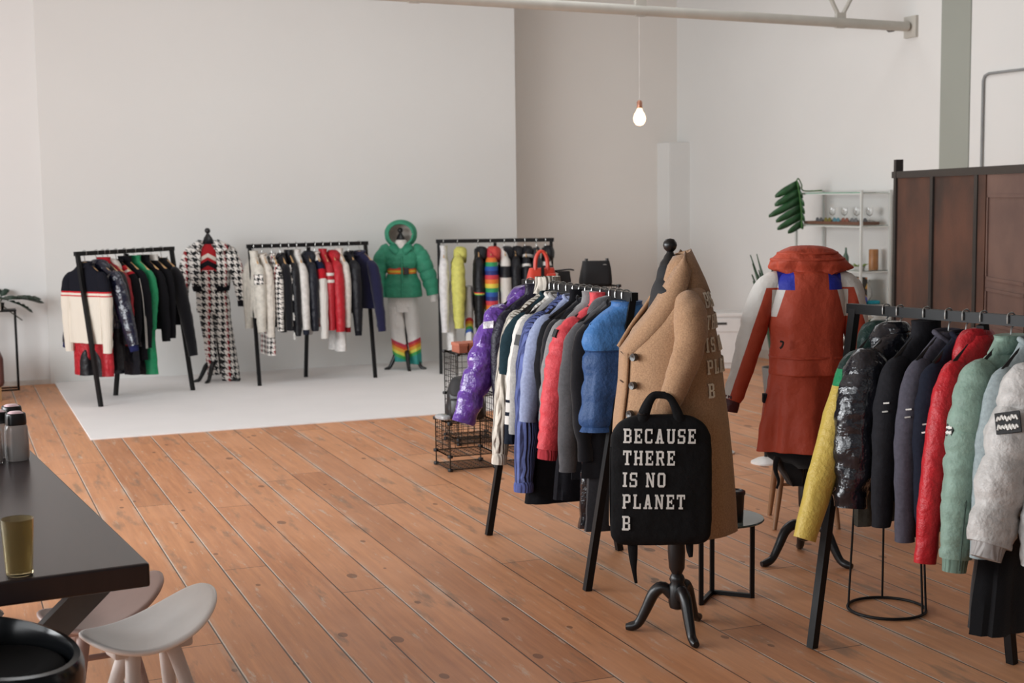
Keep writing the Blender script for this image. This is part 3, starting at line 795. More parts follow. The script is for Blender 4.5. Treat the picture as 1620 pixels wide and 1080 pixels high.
A1(.70, 'ski_suit', 'green ski suit with black side panels reaching low on the left rack', 'ski suit', cloth('#1f8a5c', 'nylon'), 'green ski suit', L=.70, T=.045, sl=.50, sr=.055, out=-.01, collar='stand', ms=cloth('#1f8a5c', 'nylon'))
trousers(R1, .735, 'ski_trousers', 'green ski trousers with black cuffs below the green ski suit', 'trousers', G, cloth('#1f8a5c', 'nylon'), top=-.45, w=.19, L=.75, T=.045, leg=.09, flare=.02, mpatch=cloth('#17171b', 'nylon'))
A1(.82, 'jacket', 'black jacket with white zip edges beside the green suit', 'jacket', cloth(K_BLACK), 'black jacket with white zip', L=.66, T=.04, sl=.62, sr=.058, out=0.05, collar='stand', zip_mat=white_print)
A1(.93, 'track_jacket', 'dark striped track jacket near the right end of the left rack', 'jacket', banded('dark_jacket_white_trim', [(0, '#17171b')], 'cotton'), 'dark striped track jacket', L=.66, T=.04, sl=.60, sr=.055, out=.01, collar='stand', zip_mat=white_print, mc=white_print)
A1(1.06, 'long_sleeve_jacket', 'plain black jacket with long sleeves at the right end of left rack', 'jacket', cloth('#131317', 'wool'), 'plain black jacket at the right end', L=.64, T=.05, sl=.78, sr=.065, out=0.16, collar='shirt')
trousers(R1, .30, 'ski_trousers', 'black ski trousers hanging below the black jacket with red pocket', 'trousers', G, cloth('#18181d', 'nylon'), top=-.45, w=.20, L=.66, T=.05, leg=.095)
trousers(R1, .52, 'ski_trousers', 'dark navy trousers with long legs hanging below the track jacket', 'trousers', G, cloth('#191a24', 'nylon'), top=-.5, w=.19, L=.68, T=.045, leg=.085)
trousers(R1, .63, 'ski_trousers', 'grey legged black trousers hanging left of the green trousers', 'trousers', G, banded('black_grey_legs', [(0, '#18181c'), (-.78, '#6f6a6c'), (-.92, '#18181c')]), top=-.5, w=.18, L=.55, T=.045, leg=.085)

# ------------------------------------------------------------------ back middle rack
G = 'clothes on the back middle rack'
def A2(t, name, label, cat, m, what, **k): return garment(R2, t, name, label, cat, G, m, wood=True, what=what, front=-1, **k)
H_ = houndstooth(.05)
g = A2(.035, 'ski_jacket', 'off white jacket with houndstooth badge, leftmost on the middle back rack', 'jacket', cloth('#cfcabf', 'nylon'), 'off white jacket with houndstooth badge', L=.62, T=.05, sl=.60, sr=.068, out=.03, collar='stand')
sleeve_mark(g, .40, .09, .10, H_, 'houndstooth_badge', -.4)
A2(.125, 'sweater', 'cream knit sweater above the houndstooth trousers', 'sweater', cloth('#d6cfc5', 'knit'), 'cream knit sweater', L=.66, T=.045, sl=.66, sr=.062, out=.04)
trousers(R2, .16, 'ski_trousers', 'houndstooth flared trousers hanging below the cream sweater', 'trousers', G, H_, top=-.5, w=.17, L=.62, T=.045, leg=.08, flare=.03, belt=cloth('#9c2028'))
A2(.225, 'knit_cardigan', 'houndstooth cardigan beside the cream knit sweater', 'cardigan', H_, 'houndstooth cardigan', L=.64, T=.035, sl=.60, sr=.055, out=.03)
A2(.315, 'sweater', 'plain black sweater between houndstooth cardigan and star jacket', 'sweater', cloth('#15151a', 'wool'), 'plain black sweater', L=.64, T=.04, sl=.60, sr=.055, out=.03)
g = A2(.40, 'star_jacket', 'black jacket with white stars down its sleeve', 'jacket', cloth('#121217', 'nylon'), 'black jacket with white stars', L=.62, T=.04, sl=.66, sr=.06, out=.04, collar='stand')
sv = sleeve_of(g); pth = sleeve_path(1, .205, .66, .04, 0, -.207)
for k in range(5):
    q = catmull(pth, 11)[2+2*k]
    out5 = [((.042 if i % 2 == 0 else .018)*sin(pi*i/5), (.042 if i % 2 == 0 else .018)*cos(pi*i/5)) for i in range(10)]
    V = [(q[0]+(a-.01)*.8+.035, q[1]-.050+e, q[2]+b) for e in (0, .012) for a, b in out5]
    F = [tuple(range(10)), tuple(range(19, 9, -1))]+[(i, (i+1) % 10, 10+(i+1) % 10, 10+i) for i in range(10)]
    mesh('white_star', (V, F), white_print, sv, smooth=False)
A2(.485, 'ski_jacket', 'white jacket with dark cuffs in the middle of its rack', 'jacket', cloth('#d2cec9', 'nylon'), 'white jacket with dark cuffs', L=.62, T=.045, sl=.60, sr=.062, out=.05, collar='stand', mcuff=cloth('#272a35', 'rib'))
A2(.585, 'puffer_jacket', 'navy black padded jacket beside the white jacket', 'jacket', cloth('#171923', 'nylon'), 'navy black padded jacket', L=.64, T=.05, sl=.62, sr=.065, out=.03, puff=(.1, .007), collar='hood')
A2(.68, 'chevron_sweater', 'white sweater with navy and red chevrons on the chest', 'sweater',
   banded('navy_red_chevrons', [(0, '#d5d0ca'), (-.22, '#1c2036'), (-.34, '#b3202b'), (-.45, '#d8d3cd')], 'knit', .35), 'white chevron sweater', L=.66, T=.045, sl=.70, sr=.06, out=.05)
A2(.765, 'ski_jacket', 'red jacket with a white stripe beside the chevron sweater', 'jacket', banded('red_white_stripe', [(0, '#a5202a'), (-.30, '#d5cfc8'), (-.33, '#a5202a'), (-.37, '#d5cfc8'), (-.40, '#a5202a')], 'nylon'), 'red jacket with white stripe', L=.64, T=.04, sl=.62, sr=.06, out=.03, collar='stand')
A2(.85, 'puffer_jacket', 'plain bright red padded jacket right of the middle post', 'jacket', cloth('#b0202b', 'nylon'), 'plain bright red padded jacket', L=.64, T=.05, sl=.64, sr=.075, out=.05, puff=(.12, .007), collar='hood', mc=cloth('#a61f29', 'nylon'))
A2(.94, 'ski_jacket', 'white jacket with red trim beside the bright red jacket', 'jacket', cloth('#d0cac2', 'nylon'), 'white jacket with red trim', L=.62, T=.04, sl=.60, sr=.058, out=.02, collar='stand', zip_mat=cloth('#a8222c'), mcuff=cloth('#8c1f27', 'rib'))
trousers(R2, .90, 'ski_trousers', 'white trousers hanging below the red padded jacket', 'trousers', G, cloth('#d9d5d1', 'nylon'), top=-.5, w=.19, L=.62, T=.05, leg=.085, gap=.01)
A2(1.045, 'bomber_jacket', 'black bomber jacket next to the navy end jacket', 'jacket', cloth('#14141a', 'nylon'), 'black bomber jacket', L=.62, T=.05, sl=.64, sr=.07, out=.04, collar='crew', mcuff=cloth('#1b1b20', 'rib'))
A2(1.165, 'sweater', 'dark navy sweater at the right end of the middle back rack', 'sweater', cloth('#1f1f3a', 'wool'), 'dark navy sweater at the right end', L=.58, T=.05, sl=.66, sr=.062, out=.09, tilt=.45)

# ------------------------------------------------------------------ back right rack
G = 'clothes on the back right rack'
def A3(t, name, label, cat, m, what, **k): return garment(R3, t, name, label, cat, G, m, wood=True, what=what, front=-1, **k)
A3(.05, 'ski_jacket', 'white ski jacket, leftmost on the rack behind the grid shelves', 'jacket', cloth('#d6d3d2', 'nylon'), 'white ski jacket at the left end', L=.62, T=.045, sl=.70, sr=.062, out=.05, collar='stand')
trousers(R3, .12, 'ski_trousers', 'plain white trousers below the white ski jacket', 'trousers', G, cloth('#dad7d4', 'nylon'), top=-.45, w=.18, L=.72, T=.045, leg=.085)
A3(.20, 'puffer_jacket', 'yellow green puffer jacket on the back right rack', 'jacket', cloth('#c9c568', 'puff'), 'yellow green puffer jacket', L=.62, T=.05, sl=.66, sr=.085, out=.05, puff=(.1, .008), collar='hood')
trousers(R3, .31, 'ski_trousers', 'white trousers with rainbow hems below the yellow jacket', 'trousers', G,
         banded('white_rainbow_hem', [(0, '#dad7d4'), (-.92, '#c8333c'), (-.95, '#e08b32'), (-.98, '#dcc84a'), (-1.01, '#3e9c5a'), (-1.04, '#3a5ba8'), (-1.075, '#d9d6d3')], 'nylon', .6), top=-.5, w=.16, L=.66, T=.04, leg=.075, flare=.02)
A3(.42, 'ski_jacket', 'black jacket with a rainbow cuff line left of the rainbow coat', 'jacket', banded('black_rainbow_line', [(0, '#141419'), (-.55, '#c8333c'), (-.56, '#dcc84a'), (-.57, '#2f8f58'), (-.58, '#141419')], 'nylon'), 'black jacket with rainbow cuff line', L=.62, T=.05, sl=.70, sr=.068, out=.05, collar='hood', mc=cloth('#17171c', 'nylon'))
rb = ['#c23a45', '#d9722f', '#d8c249', '#2f8f58', '#27509a', '#27306e']
st = [(0, '#c23a45')]; z = -.19
for k in range(16):
    st.append((z, rb[(k+2) % 6] if k else '#d9722f')); z -= .045
A3(.55, 'rainbow_jacket', 'rainbow striped padded jacket on the back right rack', 'jacket', banded('rainbow_stripes', st, 'puff'), 'rainbow striped padded jacket', L=.64, T=.055, sl=.66, sr=.085, out=.05, puff=(.09, .006), collar='hood', mc=cloth('#c2453f', 'puff'))
A3(.70, 'ski_jacket', 'white and black jacket right of the rainbow jacket', 'jacket', banded('white_black_white', [(0, '#d0ccc6'), (-.28, '#17171b'), (-.40, '#c9c4bd')], 'nylon'), 'white and black jacket', L=.62, T=.05, sl=.66, sr=.072, out=.05, collar='hood', mc=cloth('#1a1a1f', 'wool'))
A3(.81, 'puffer_jacket', 'black padded jacket behind the red handbag', 'jacket', cloth('#15151a', 'nylon'), 'black padded jacket behind the red handbag', L=.66, T=.05, sl=.62, sr=.07, out=.02, collar='hood')
A3(.92, 'ski_jacket', 'black jacket with a white sleeve stripe near the right end', 'jacket', banded('black_white_slash', [(0, '#16161b'), (-.20, '#cfcbc6'), (-.23, '#16161b'), (-.33, '#cfcbc6'), (-.36, '#16161b')], 'nylon', .3), 'black jacket with white sleeve stripe', L=.64, T=.045, sl=.62, sr=.062, out=.02, collar='hood')
A3(1.04, 'knit_jacket', 'grey black knit jacket, last but one at the right end', 'jacket', cloth('#2a2b30', 'wool'), 'grey black knit jacket', L=.64, T=.045, sl=.60, sr=.06, out=.02, collar='shirt')
A3(1.14, 'ski_jacket', 'black jacket with white shoulder flash at the right end of its rack', 'jacket', banded('black_white_shoulder', [(0, '#17171b'), (-.24, '#cbc7c2'), (-.28, '#17171b')], 'nylon'), 'black jacket with white shoulder flash', L=.64, T=.045, sl=.60, sr=.06, out=.02, collar='hood')

# ------------------------------------------------------------------ tailor's stands
RZC = -YAW
def stand(x, y, H, label, feet, R=.23, lean=(0, 0), bust_h=.62, shoulder=.16, col_r=.036, side=False):
    """knob, bust, turned column and three curved legs"""
    r = empty('tailors_stand', (x, y, 0), RZC, label, 'tailor\'s stand', 'black tripod tailor\'s stands')
    lx, ly = lean
    def sh(vf):   # lean of the upper part
        return [(v[0]+lx*max(0, v[2]-.2)/(H-.2), v[1]+ly*max(0, v[2]-.2)/(H-.2), v[2]) for v in vf[0]], vf[1]
    mesh('knob', sh(lathe([(0, H), (.018, H-.004), (.028, H-.018), (.030, H-.03), (.025, H-.045), (.014, H-.056), (.017, H-.064), (.024, H-.072), (.030, H-.085), (.042, H-.10), (.048, H-.115)], 20)), blackwood, r)
    zb = H-.115
    tw = (lambda q: [(z, b, a) for z, a, b in q]) if side else (lambda q: q)      # side: the bust faces along local x
    mesh('bust', sh(loft(tw([(zb, .046, .046), (zb-.02, .055, .055), (zb-.055, .072, .062), (zb-.085, shoulder*.85, .075), (zb-.12, shoulder, .085), (zb-.25, shoulder*.9, .105), (zb-.42, shoulder*.68, .08), (zb-bust_h, shoulder*.85, .1)]), 28, 30, 2.1)), plain('black_bust_jersey', '#141417', .8), r)
    zc = zb-bust_h
    mesh('column', sh(lathe([(.020, zc+.05), (.022, zc-.05), (.026, .52), (col_r, .46), (col_r*1.05, .36), (col_r*.95, .29), (col_r*.62, .265), (col_r*.8, .255), (col_r*.95, .24), (col_r*.8, .225), (col_r*1.02, .21), (col_r*1.08, .14), (col_r*.9, .115), (.01, .105)], 20)), blackwood, r)
    for a in feet:
        c, s = cos(a), sin(a)
        pts = [(c*q, s*q, z) for q, z in ((.02, .165), (.06, .20), (R*.5, .175), (R*.68, .10), (R*.84, .038), (R, .020), (R*1.12, .017))]
        mesh('leg', tube(pts, [.024, .026, .026, .023, .020, .020, .014], 10, 26), blackwood, r)
    return r

# --- camel coat
CX, CY = 2.872, 5.303
stand(CX, CY, 1.705, 'black tailor\'s stand wearing the long camel coat',
      [atan2(.11, -.16)-RZC, atan2(-.22, -.03)-RZC, atan2(.12, .17)-RZC], .20, (-.03, 0), .66, side=True)

camel = NT('camel_wool', .95)
_n = camel.noise(150, 3); camel.color(camel.mix(camel.ramp(_n, .3, .7), lin('#8f6f55'), lin('#ad8969')))
camel.bump(camel.noise(300, 2), .4, .003); camel.b.inputs['Sheen Weight'].default_value = .2; camel.b.inputs['Specular IOR Level'].default_value = .2
camel = camel.m
COAT = [(1.535, .075, .06, 0, .02), (1.515, .11, .075, 0, .035), (1.49, .165, .085, 0, .035), (1.455, .215, .105, 0, .03), (1.40, .240, .135, 0, .015), (1.32, .245, .175, 0, -.015), (1.24, .25, .203, 0, -.025),
        (1.10, .25, .213, 0, -.022), (.94, .26, .233, 0, -.023), (.76, .275, .247, 0, -.02), (.60, .285, .257, 0, -.017), (.475, .29, .262, 0, -.015)]
def coat_pt(z, th, off=0.0):
    for a, b in zip(COAT, COAT[1:]):
        if z >= b[0]: break
    f = min(max((a[0]-z)/(a[0]-b[0]), 0), 1)
    hw, hd, cx, cy = [a[i]+(b[i]-a[i])*f for i in (1, 2, 3, 4)]
    c, s = cos(th), sin(th); ex = 2/2.2
    fold = .007*min(1, max(0, (1.4-z)/.6))*(sin(6*th+.8)+.6*sin(11*th))
    return Vector((cx+math.copysign(abs(c)**ex, c)*hw+c*(fold+off), cy+math.copysign(abs(s)**ex, s)*hd+s*(fold+off), z))
def coat():
    r = empty('wool_coat', (CX, CY, 0), RZC-pi/2, 'long camel double breasted coat with white letters down its back', 'coat')
    n, N = 56, 60
    V, F = [], []
    for i in range(N+1):
        z = 1.535-(1.535-.475)*i/N
        for k in range(n): V.append(coat_pt(z, 2*pi*k/n))
    for i in range(N):
        for k in range(n): F.append((i*n+k, i*n+(k+1) % n, (i+1)*n+(k+1) % n, (i+1)*n+k))
    F.append(tuple(N*n+k for k in range(n)))
    mesh('body', (V, F), camel, r)
    # overlapping front edge of the left panel
    V, F = [], []
    for i in range(25):
        z = 1.235-(1.235-.48)*i/24
        for th in (-.62*pi, -.57*pi, -.50*pi, -.42*pi, -.34*pi): V.append(coat_pt(z, th, .012))
    for i in range(24):
        for k in range(4): F.append((i*5+k, i*5+k+1, (i+1)*5+k+1, (i+1)*5+k))
    mesh('front_panel', (V, F), camel, r, solid=.010)
    # popped collar running into the lapels
    V, F = [], []
    m = 25
    for k in range(m):
        th = radians(-62)+(radians(242)-radians(-62))*k/(m-1)
        e = abs(k/(m-1)*2-1)
        V += [(.142*cos(th), .03+.105*sin(th), 1.475), (.122*cos(th), .022+.092*sin(th), 1.53), (.105*cos(th), .018+.068*sin(th), 1.59), (.088*cos(th), .016+.038*sin(th), 1.658-.03*e)]
    for k in range(m-1):
        for j in range(3): F.append((k*4+j, k*4+j+1, (k+1)*4+j+1, (k+1)*4+j))
    mesh('collar', (V, F), camel, r, solid=.012)
    for s in (1, -1):
        inn = [(.112, .045, 1.57), (.175, .015, 1.49), (.205, -.05, 1.40), (.195, -.13, 1.31), (.13, -.215, 1.215)]
        mid = [(.105, .025, 1.615), (.150, -.035, 1.505), (.165, -.10, 1.41), (.145, -.17, 1.325), (.10, -.235, 1.235)]
        out = [(.085, .028, 1.652), (.095, -.05, 1.535), (.10, -.115, 1.43), (.09, -.185, 1.335), (.06, -.245, 1.245)]
        rows = [catmull(q, 15) for q in (inn, mid, out)]
        V = [(s*p[0], p[1], p[2]) for row in rows for p in row]
        F = [(a*15+k, a*15+k+1, (a+1)*15+k+1, (a+1)*15+k) for a in (0, 1) for k in range(14)]
        mesh('lapel', (V, F), camel, r, solid=.014)
        # sleeve pushed forward, its cuff tucked at pocket height
        pts = [(s*.165, .02, 1.45), (s*.225, .025, 1.405), (s*.282, .02, 1.30), (s*.300, -.02, 1.17), (s*.296, -.07, 1.045)]
        sv = mesh('sleeve', tube(pts, [.058, .074, .072, .062, .048], 22, 34, .85, (0, 1, 0), .010, None, 3+s, True, 7), camel, r)
        mesh('cuff', tube([(s*.296, -.062, 1.065), (s*.296, -.076, 1.035), (s*.295, -.084, 1.012)], [.051, .053, .048], 20, 6, .85), camel, sv)
    btn = plain('dark_horn_button', '#2a2522', .35)
    for z in (1.225, 1.108, .990):
        for th in (-.27*pi,):
            c = coat_pt(z, th, .024); d = (coat_pt(z, th, .05)-c).normalized()
            q = d.to_track_quat('Z', 'Y').to_matrix().to_4x4()
            mesh('button', xf(lathe([(0.0, .004), (.006, .006), (.015, .007), (.0165, .003), (.016, -.012)], 18), Matrix.Translation(c) @ q), btn, r)
    for z in (1.235, 1.115):
        a, b = coat_pt(z, -.44*pi, .020), coat_pt(z-.003, -.38*pi, .020)
        mesh('buttonhole', tube([a, (a+b)/2+Vector((.004, -.002, 0)), b], .0025, 5), plain('buttonhole_thread', '#4a3526', .9), r)
    # letters down the back: lay each row along the cloth
    def place(x, z, off):
        th = radians(33); step = .012; p = coat_pt(z, th); left = x
        while left > 0:
            q = coat_pt(z, th+.03); d = (q-p).length
            if d >= left: th += .03*left/d; break
            left -= d; th += .03; p = q
        return coat_pt(z, th, off+.007)
    rows = ['BECAUSE', 'THERE', 'IS NO', 'PLANET', 'B']
    tops = (1.485, 1.395, 1.303, 1.212, 1.115)
    for i, row in enumerate(rows):
        set_text(row, .060, lambda x, z, o, z0=tops[i]: place(x, z0+z, o), plain('cream_print', '#d2c6b4', .8), r, 2.2)
coat()

# --- black bag with white words, hung by its handles at the cuff of the coat
def bag():
    c = Vector((CX, CY, 0))+Vector((-sin(YAW), -cos(YAW), 0))*.352+Vector((cos(YAW), -sin(YAW), 0))*(-.108)
    r = empty('printed_bag', (c.x, c.y, .487), RZC, 'black bag with white block words hanging in front of the camel coat', 'bag')
    m = NT('black_canvas', .85); n = m.noise(9, 4); m.color(m.mix(n, lin('#0b0b0c'), lin('#131315'))); m.b.inputs['Specular IOR Level'].default_value = .2; m.bump(m.noise(14, 4), .5, .02)
    mesh('body', loft([(.525, .06, .012), (.522, .10, .022), (.512, .135, .030), (.49, .172, .036), (.455, .194, .040), (.40, .204, .042), (.2, .205, .045), (.06, .203, .045), (.02, .192, .04), (.0, .165, .028), (-.004, .12, .018)], 44, 46, 3.6, .002, 5, None, .004, 2), m.m, r)
    for y in (-.025, .02):
        mesh('handle', tube([(-.075, y, .50), (-.055, y, .56), (-.03, y*.7, .60), (.0, y*.6, .605), (.035, y*.7, .595), (.06, y, .55), (.075, y, .50)], [.024, .018, .014, .013, .014, .018, .024], 10, 30, .45), m.m, r)
    mesh('strap_tail', tube([(-.115, .0, .02), (-.112, -.005, -.05), (-.108, -.003, -.11), (-.10, .0, -.165)], [.022, .018, .010, .006], 8, 16, .4), m.m, r)
    mesh('strap_tail', tube([(.115, .0, .02), (.118, .002, -.03), (.122, .0, -.06)], [.018, .014, .008], 8, 12, .4), m.m, r)
    mesh('strap_buckle', ring_tube(.013, .004, 0, 16, 6), plain('black_plastic_buckle', '#1b1b1e', .3), r).location = (-.08, -.04, .535)
    seam = [(-.2*1.0, -.018, .40), (-.203, -.02, .3), (-.203, -.02, .1), (-.19, -.02, .03)]
    mesh('seam_piping', tube(seam, .004, 6, 20), m.m, r)
    def place(x, z, off):
        X = x-.152; Z = .478+z-.02*x
        X2 = X + (Z-.45)*.02
        a = min(1, abs(X2)/.205)
        return (X2, -.046*(1-a**3.6)**(1/3.6)-.0035-off, Z)
    for i, row in enumerate(['BECAUSE', 'THERE', 'IS NO', 'PLANET', 'B']):
        set_text(row, .0585, lambda x, z, o, dz=i*.0885: place(x, z-dz, o), white_print, r, 1.75, .002)
bag()

# --- red long jacket seen from behind
RX, RY = 4.046, 6.10
stand(RX, RY, 1.56, 'black tailor\'s stand wearing the red jacket',
      [radians(205), radians(318), radians(85)], .24, (0, 0), .60)
def red_jacket():
    r = empty('ski_jacket', (RX, RY, 0), RZC, 'long red ski jacket with white and blue shoulders seen from behind', 'jacket')
    red = NT('orange_red_nylon', .6, 0, .3); n = red.noise(6, 4); red.color(red.mix(n, lin('#a23e2a'), lin('#b54c35')))
    o = red.xyz(); st = red.math('SINE', red.math('MULTIPLY', o[2], 60)); red.bump(red.noise(16, 4), .5, .02); red = red.m
    # colour panels of the cloth: blue yoke, white shoulder, gusset and outer sleeve
    t = NT('red_white_blue_nylon', .6, 0, .3); n = t.noise(6, 4); o = t.xyz(); ax = t.math('ABSOLUTE', o[0]); z = o[2]
    gt = lambda p, q: t.math('GREATER_THAN', p, q)
    lt = lambda p, q: t.math('LESS_THAN', p, q)
    both = lambda p, q: t.math('MULTIPLY', p, q)
    c = t.mix(n, lin('#a23e2a'), lin('#b54c35'))
    w = t.math('ADD', t.math('MULTIPLY', t.math('SUBTRACT', ax, .205), .95), t.math('MULTIPLY', t.math('SUBTRACT', z, 1.40), .316))
    c = t.mix(both(gt(w, .018), gt(z, .86)), c, lin('#cfccc7'))
    c = t.mix(both(gt(ax, .15), gt(z, 1.415)), c, lin('#cfccc7'))
    g = both(gt(ax, t.math('ADD', .128, t.math('MULTIPLY', t.math('SUBTRACT', 1.405, z), .30))), both(lt(z, 1.405), gt(z, 1.27)))
    c = t.mix(both(g, lt(ax, .19)), c, lin('#cfccc7'))
    c = t.mix(both(both(gt(ax, .085), lt(ax, .158)), gt(z, 1.405)), c, lin('#27309a'))
    t.color(c); t.bump(t.noise(16, 4), .5, .02); shell = t.m
    mesh('body', loft([(1.495, .105, .10), (1.475, .145, .115), (1.43, .178, .124), (1.38, .190, .13), (1.28, .20, .14), (1.16, .185, .14), (1.05, .185, .145), (.985, .19, .15), (.975, .185, .145)], 56, 50, 2.3, .005, 6, None, .007, 4), shell, r)
    mesh('hem_seam', loft([(1.07, .190, .150), (1.065, .192, .152), (1.06, .19, .15)], 44, 6, 2.3, .004, 6), red, r)
    mesh('skirt_panel', loft([(1.0, .165, .13, -.02, 0), (.90, .165, .13, -.03, 0), (.75, .178, .14, -.04, 0), (.60, .19, .15, -.045, 0), (.592, .186, .146, -.045, 0)], 52, 34, 2.4, .024, 4, None, .006, 8), red, r)
    # tall funnel hood, flaring to a rim above the shoulders
    mesh('hood', loft([(1.622, .03, .03, -.005, .0), (1.617, .080, .05, -.005, 0), (1.60, .125, .08, -.005, 0), (1.57, .165, .100, .0, 0), (1.54, .195, .112, .008, .005), (1.512, .212, .112, .018, .015), (1.498, .195, .11, .018, .015), (1.482, .150, .11, .008, .01), (1.455, .115, .10, .005, .0), (1.42, .10, .085, 0, 0), (1.38, .08, .06, 0, 0)], 56, 48, 2.2, .006, 9, None, .016, 6), red, r)
    for zz, hw_, d in ((1.585, .150, .094), (1.555, .184, .110)):
        mesh('hood_seam', loft([(zz+.006, hw_, d), (zz, hw_+.005, d+.004), (zz-.006, hw_+.004, d+.002)], 40, 5, 2.2), red, r)
    for s in (-1, 1):
        k = 1.0 if s < 0 else .9
        P = [(s*.115, 0, 1.455), (s*.200, -.005, 1.400), (s*.265*k, -.01, 1.24), (s*.315*k, -.02, 1.05), (s*.365*k, -.03, .90), (s*.385*k, -.035, .845)]
        sv = mesh('sleeve', tube(P, [.050, .074, .070, .062, .052, .048], 24, 48, .9, (0, 1, 0), .006, None, 5+s), shell, r)
        mesh('cuff', tube([(s*.383*k, -.035, .87), (s*.392*k, -.037, .82), (s*.398*k, -.038, .79)], [.045, .046, .043], 18, 6, .9), cloth('#4a2024', 'nylon'), sv)
    mesh('logo', tube([(-.165, -.155, 1.155), (-.15, -.158, 1.15), (-.155, -.158, 1.13), (-.165, -.156, 1.12)], .005, 6, 12), plain('black_print', '#1a1416', .6), r)
    mesh('side_tab', box(-.225, -.195, -.04, .0, .83, .875), cloth('#1a1a1f'), r, smooth=False)
red_jacket()
def black_trousers():
    r = empty('ski_trousers', (RX, RY, 0), RZC, 'short black trousers showing below the red jacket', 'trousers')
    m = cloth('#121215', 'wool')
    mesh('waist', loft([(.70, .15, .11, -.03, 0), (.58, .165, .125, -.04, 0), (.53, .14, .11, -.02, 0), (.50, .12, .09, 0, 0)], 36, 16, 2.4, .008, 5, None, .008, 2), m, r)
    for s in (1, -1):
        mesh('trouser_leg', loft([(.56, .075, .09, s*.075-.02, 0), (.50, .07, .085, s*.07-.01, 0), (.44, .05, .06, s*.06, 0), (.40, .035, .045, s*.05, 0)], 24, 14, 2.3, .006, 5), m, r)
    mesh('drawstring', tube([(-.16, -.08, .56), (-.172, -.09, .50), (-.155, -.09, .44), (-.165, -.09, .40)], [.018, .012, .008, .006], 8, 16), m, r)
black_trousers()

# --- houndstooth outfit
HX, HY = 2.60, 14.76
stand(HX, HY, 1.59, 'black tailor\'s stand wearing the houndstooth suit', [radians(215), radians(255), radians(335)], .24, (-.055, 0), .55, .15)
HM = houndstooth(.066)
def hound():
    sx = -.035
    r = empty('ski_jacket', (HX, HY, 0), RZC, 'open houndstooth jacket on the stand between the two left racks', 'jacket')
    t0, t1 = radians(-66), radians(250)
    mesh('body', loft([(1.42, .085, .08, sx-.01, 0), (1.395, .14, .10, sx-.01, 0), (1.34, .185, .125, sx, 0), (1.2, .20, .15, sx, 0), (1.05, .19, .15, sx, 0), (.99, .18, .145, sx, 0)], 44, 34, 2.3, .006, 6, None, .008, 3, False, False, t0, t1), HM, r, solid=.012)
    mesh('waistband', loft([(1.0, .185, .15, sx, 0), (.965, .182, .148, sx, 0), (.945, .175, .145, sx, 0)], 44, 6, 2.3, 0, 6, None, 0, 0, False, False, t0, t1), cloth('#17171b', 'rib'), r, solid=.014)
    for s, P in ((-1, [(-.17, 0, 1.375), (-.235, -.01, 1.31), (-.285, -.02, 1.16), (-.315, -.04, 1.00), (-.315, -.06, .87)]),
                 (1, [(.10, 0, 1.375), (.165, -.01, 1.32), (.225, -.02, 1.18), (.27, -.03, 1.0), (.285, -.04, .84)])):
        sv = mesh('sleeve', tube(P, [.065, .078, .075, .066, .05], 20, 34, .9, (0, 1, 0), .008, None, s+2), HM, r)
        a = Vector(P[-1])
        mesh('cuff', tube([a+Vector((0, 0, .01)), a-Vector((0, .004, .03)), a-Vector((0, .006, .06))], [.046, .045, .04], 16, 6), cloth('#17171b', 'rib'), sv)
    for s in (-1, 1):
        V = [(sx+s*.05, -.09, 1.46), (sx+s*.10, -.06, 1.47), (sx+s*.19, -.10, 1.405), (sx+s*.15, -.155, 1.35), (sx+s*.09, -.15, 1.36)]
        if s == 1: V[2] = (sx+.255, -.12, 1.395)
        mesh('collar', (V, [(0, 1, 2, 3, 4)]), HM, r, solid=.014)
    q = empty('knit_sweater', (HX, HY, 0), RZC, 'red knit sweater with white and black chevrons under the houndstooth jacket', 'sweater')
    km = banded('red_chevron_knit', [(0, '#a3262c'), (1.335, '#d3c9bd'), (1.295, '#a3262c'), (1.265, '#1b1b20'), (1.21, '#a3262c')], 'knit', -.55)
    # chevrons centre on x = 0 of the sweater itself
    q.location = (HX+cos(RZC)*(sx-.0), HY+sin(RZC)*(sx-.0), 0)
    mesh('body', loft([(1.43, .06, .06), (1.415, .08, .075), (1.37, .13, .10), (1.25, .145, .125), (1.05, .135, .12)], 40, 30, 2.2, .003, 6, None, .004, 4), km, q)
    mesh('collar', loft([(1.455, .056, .058), (1.44, .062, .064), (1.415, .066, .066)], 26, 8, 2.0), cloth('#1b1b20', 'rib'), q)
    p = empty('ski_trousers', (HX, HY, 0), RZC, 'long houndstooth trousers with bib reaching to the feet of the stand', 'trousers')
    mesh('waist', loft([(1.16, .10, .13, sx, -.005), (1.10, .135, .135, sx+.0, -.005), (.95, .158, .14, sx+.005, 0), (.82, .168, .14, sx+.015, 0), (.72, .17, .13, sx+.02, 0)], 40, 24, 2.4, .006, 6, None, .006, 5), HM, p)
    for s, P in ((-1, [(.80, .085, .13, -.085, 0), (.6, .08, .11, -.075, 0), (.35, .07, .09, -.05, 0), (.10, .072, .085, -.03, -.01), (.085, .07, .08, -.03, -.01)]),
                 (1, [(.80, .085, .13, .06, 0), (.6, .085, .115, .075, 0), (.35, .082, .10, .11, 0), (.04, .09, .09, .145, -.01), (.022, .088, .085, .145, -.01)])):
        mesh('trouser_leg', loft(P, 28, 36, 2.4, .005, 5, None, .006, s+4), HM, p)
hound()

